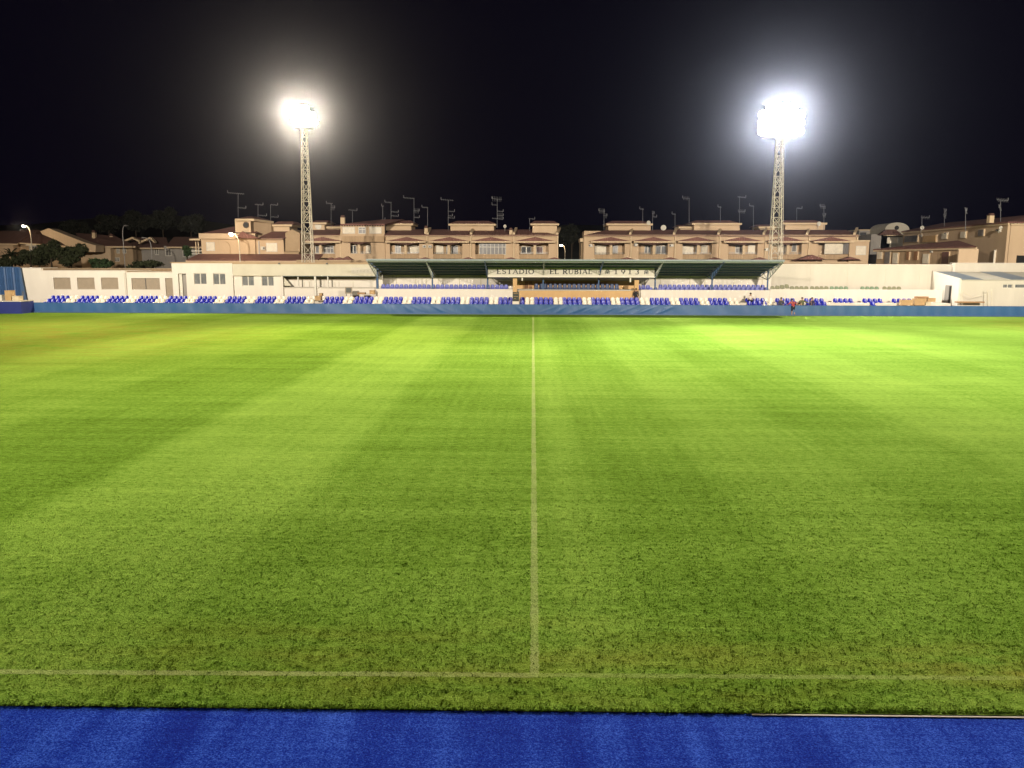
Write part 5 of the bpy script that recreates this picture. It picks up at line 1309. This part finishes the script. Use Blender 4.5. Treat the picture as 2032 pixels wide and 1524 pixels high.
# ------------------------------------------------------------------ people at the barrier
def person(loc, face, joints, label, top_c, leg_c, hair=True, bottoms='trousers', top='shirt', sit=False):
    """joints: dict of body joints in local metres (x right, y towards facing, z up)"""
    loc = Vector(loc); c, s = math.cos(face), math.sin(face)
    def W(p): return Vector((p[0]*c - p[1]*s, p[0]*s + p[1]*c, p[2]))
    J = {k: W(v) for k, v in joints.items()}
    def blob(pts, rs, n=9):    # lofted tapered body along a polyline
        mb = MB(); vs = []; fs = []
        for i, p in enumerate(pts):
            d = (pts[min(i+1, len(pts)-1)] - pts[max(i-1, 0)]).normalized()
            u = d.cross(Vector((0,1,0)) if abs(d.y) < .9 else Vector((1,0,0))).normalized(); w = d.cross(u)
            ru, rw = rs[i] if isinstance(rs[i], tuple) else (rs[i], rs[i])
            for j in range(n): t = 2*math.pi*j/n; vs.append(p + u*math.cos(t)*ru + w*math.sin(t)*rw)
        for i in range(len(pts)-1):
            for j in range(n): fs.append((i*n+j, i*n+(j+1)%n, (i+1)*n+(j+1)%n, (i+1)*n+j))
        fs.append(tuple(range(n-1,-1,-1))); fs.append(tuple(range((len(pts)-1)*n, len(pts)*n)))
        return vs, fs
    # one continuous skin surface grown over the skeleton
    names = ['pelvis','belly','chest','neck','head0','head1','shL','elL','wrL','haL','shR','elR','wrR','haR','hipL','knL','anL','toL','hipR','knR','anR','toR']
    rad = dict(pelvis=.135,belly=.125,chest=.145,neck=.055,head0=.085,head1=.095,sh=.06,el=.042,wr=.028,ha=.04,hip=.095,kn=.06,an=.042,to=.04)
    idx = {n_: i for i, n_ in enumerate(names)}
    E_ = [('pelvis','belly'),('belly','chest'),('chest','neck'),('neck','head0'),('head0','head1')]
    for q in 'LR': E_ += [('chest','sh'+q),('sh'+q,'el'+q),('el'+q,'wr'+q),('wr'+q,'ha'+q),('pelvis','hip'+q),('hip'+q,'kn'+q),('kn'+q,'an'+q),('an'+q,'to'+q)]
    vs_ = [J[n_] for n_ in names]; ed = [(idx[a], idx[b]) for a, b in E_]; rr = [rad.get(n_, rad.get(n_[:-1], .05)) for n_ in names]
    # five fingers rooted in each palm
    for q in 'LR':
        wr, ha = J['wr'+q], J['ha'+q]; d = (ha-wr).normalized(); sd = d.cross(Vector((0,0,1)))
        sd = sd.normalized() if sd.length > .01 else Vector((1,0,0))
        for f in range(5):
            off = (f-1.5)*.022 if f < 4 else .05
            ln = (.062,.075,.072,.055,.05)[f]; st = ha + sd*off + d*(.01 if f < 4 else -.03)
            m1 = st + d*ln*.5 + Vector((0,0,-.008)); m2 = st + d*ln*.95 + Vector((0,0,-.03)) + (sd*.02 if f == 4 else Vector((0,0,0)))
            b0 = len(vs_); vs_ += [st, m1, m2]; rr += [.011,.010,.008]; ed += [(idx['ha'+q], b0), (b0, b0+1), (b0+1, b0+2)]
    me = bpy.data.meshes.new('person'); me.from_pydata([tuple(v) for v in vs_], ed, []); me.update()
    body = bpy.data.objects.new('person', me); col.objects.link(body); body.location = loc
    sk = body.modifiers.new('skin', 'SKIN'); sk.use_smooth_shade = True
    for i, dd in enumerate(me.skin_vertices[0].data): dd.radius = (rr[i], rr[i]); dd.use_root = (i == 0)
    ss = body.modifiers.new('sub', 'SUBSURF'); ss.levels = ss.render_levels = 1
    me.materials.append(M['skin'])
    dg = bpy.context.evaluated_depsgraph_get(); me2 = bpy.data.meshes.new_from_object(body.evaluated_get(dg))
    body.modifiers.clear(); body.data = me2
    if not me2.materials: me2.materials.append(M['skin'])
    # nose, ears and brow shaped into the same mesh
    bm = bmesh.new(); bm.from_mesh(me2); h = (J['head0']+J['head1'])/2; fw = W((0,1,0)); rt = W((1,0,0))
    for off, sc in ((fw*.10+Vector((0,0,-.01)), (.014,.022,.02)), (rt*.092, (.012,.02,.03)), (-rt*.092, (.012,.02,.03)), (fw*.088+Vector((0,0,-.05)), (.03,.012,.007))):
        g = bmesh.ops.create_icosphere(bm, subdivisions=1, radius=1)
        for v in g['verts']: v.co = Vector((v.co.x*sc[0], v.co.y*sc[1], v.co.z*sc[2])) + h + off
    bm.to_mesh(me2); bm.free()
    tag(body, label, 'person', 'people working at the far barrier')
    def part(nm, loops, m):
        mb = MB()
        for pts, rs in loops:
            v, f = blob(pts, rs); mb.add([x + loc for x in v], f)
        return mb.build(nm, m, body, smooth=True)
    lerp = lambda a, b, t: J[a].lerp(J[b], t)
    sl = []
    for q in 'LR':
        sl.append(([J['chest'].lerp(J['sh'+q], .5), J['sh'+q], lerp('sh'+q,'el'+q,.55), J['el'+q], lerp('el'+q,'wr'+q,.8 if top == 'jacket' else .15)], [.09,.085,.066,.058,.05]))
    part(top, [([J['pelvis']+Vector((0,0,-.04)) if not sit else J['pelvis'], J['belly'], J['chest'], lerp('chest','neck',.8)], [(.17,.145),(.165,.14),(.20,.15),(.085,.08)])] + sl, cloth(top_c, label[:24]+' top'))
    lg = []
    for q in 'LR':
        pts = [J['pelvis'].lerp(J['hip'+q], .6), J['hip'+q], lerp('hip'+q,'kn'+q,.5)] + ([J['kn'+q]] if True else [])
        rs = [.13,.125,.10,.078]
        if bottoms == 'trousers': pts.append(lerp('kn'+q,'an'+q,.92)); rs.append(.062)
        lg.append((pts, rs))
    part(bottoms, lg, cloth(leg_c, label[:24]+' bottoms'))
    part('shoes', [([lerp('kn'+q,'an'+q,.93), J['an'+q]+Vector((0,0,-.02)), J['to'+q]], [.05,.056,.045]) for q in 'LR'], M['rail'])
    up = (J['head1']-J['head0']).normalized(); hc = J['head1'] - fw*.015
    part('hair', [([hc - up*.05 - fw*.04, hc + up*.01 - fw*.02, hc + up*.075, hc+up*.10], [.10,.115,.085,.03])], M['hair'])
    ey = MB()
    for sgn in (-1, 1): ey.disc(h + loc + fw*.094 + rt*.035*sgn + Vector((0,0,.018)), .011, fw, .012, 8)
    ey.build('eyes', M['black'], body)
    return body
STAND = dict(pelvis=(0,0,.95), belly=(0,.01,1.12), chest=(0,.0,1.33), neck=(0,.01,1.49), head0=(0,.03,1.58), head1=(0,.03,1.68),
    shL=(-.19,0,1.40), elL=(-.26,-.02,1.13), wrL=(-.25,.12,.92), haL=(-.25,.16,.86), shR=(.19,0,1.40), elR=(.26,-.02,1.13), wrR=(.25,.12,.92), haR=(.25,.16,.86),
    hipL=(-.09,0,.90), knL=(-.10,.03,.48), anL=(-.10,0,.09), toL=(-.11,.15,.04), hipR=(.09,0,.90), knR=(.10,.03,.48), anR=(.10,0,.09), toR=(.11,.15,.04))
def pose(**kw): d = dict(STAND); d.update(kw); return d
# in front of the barrier, leaning over it with one arm out, facing it
person(G(1573, 626.4, 0), 0, pose(pelvis=(.0,.0,.93), belly=(0,.10,1.10), chest=(-.02,.24,1.27), neck=(-.02,.33,1.40), head0=(-.02,.38,1.47), head1=(-.02,.42,1.56), shL=(-.20,.22,1.32), elL=(-.40,.26,1.15), wrL=(-.52,.36,1.05), haL=(-.56,.40,1.0),
       shR=(.17,.24,1.32), elR=(.34,.30,1.22), wrR=(.46,.42,1.06), haR=(.50,.46,1.02), knR=(.14,.16,.52), anR=(.20,.02,.12), toR=(.24,.14,.04)),
       'person in red top and dark shorts leaning over the blue barrier', (.40,.05,.05), (.012,.016,.03), bottoms='shorts')
BZ = .0
person((X(1550, 79.3, 600), 79.3, BZ), math.pi, pose(elL=(-.28,.10,1.15), wrL=(-.15,.34,1.05), haL=(-.10,.40,1.02)), 'person in dark grey jacket standing behind the barrier, leftmost of the group', (.06,.06,.065), (.03,.03,.04), top='jacket')
person((X(1583, 79.0, 600), 79.0, BZ), math.pi, pose(belly=(0,.12,1.08), chest=(0,.32,1.18), neck=(.0,.44,1.22), head0=(0,.52,1.22), head1=(0,.60,1.24), shL=(-.19,.32,1.2), elL=(-.26,.42,1.0), wrL=(-.22,.52,.85), haL=(-.2,.55,.8), shR=(.19,.32,1.2), elR=(.26,.42,1.0), wrR=(.22,.52,.85), haR=(.2,.55,.8)),
       'person in tan top bending down behind the barrier', (.42,.27,.17), (.05,.05,.06))
person((X(1591.5, 79.6, 600), 79.6, BZ), math.pi, pose(elL=(-.45,.04,1.27), wrL=(-.66,.12,1.16), haL=(-.74,.15,1.13), elR=(.42,.05,1.28), wrR=(.55,.2,1.1), haR=(.58,.24,1.05)), 'person in olive green top with arms spread behind the barrier', (.10,.11,.045), (.06,.06,.05), top='jacket')
person((X(1611, 79.3, 600), 79.3, BZ), math.pi+.3, pose(elL=(-.30,.05,1.13)), 'person in dark navy jacket behind the barrier, rightmost of the group', (.03,.022,.06), (.02,.02,.05), top='jacket')
sz = ROWZ[2] + .10
SIT = dict(pelvis=(0,0,.10), belly=(0,.02,.28), chest=(0,.02,.48), neck=(0,.04,.64), head0=(0,.07,.73), head1=(0,.08,.83), shL=(-.19,.02,.55), elL=(-.27,.06,.30), wrL=(-.16,.28,.24), haL=(-.12,.34,.24), shR=(.19,.02,.55), elR=(.27,.06,.30), wrR=(.16,.28,.24), haR=(.12,.34,.24),
    hipL=(-.10,.04,.10), knL=(-.15,.46,.14), anL=(-.15,.50,-.26), toL=(-.16,.64,-.31), hipR=(.10,.04,.10), knR=(.15,.46,.14), anR=(.15,.50,-.26), toR=(.16,.64,-.31))
person((X(1489, ROWY[2], 588), ROWY[2], sz), math.pi, SIT, 'person in white shirt seated at the left end of a blue block', (.68,.60,.54), (.05,.05,.06), sit=True)
person((X(1262, 82.7, 582), 82.7, ROWZ[2]-.35), math.pi, pose(), 'person in black beside the tan box parapet end', (.012,.012,.014), (.012,.012,.014), top='jacket')
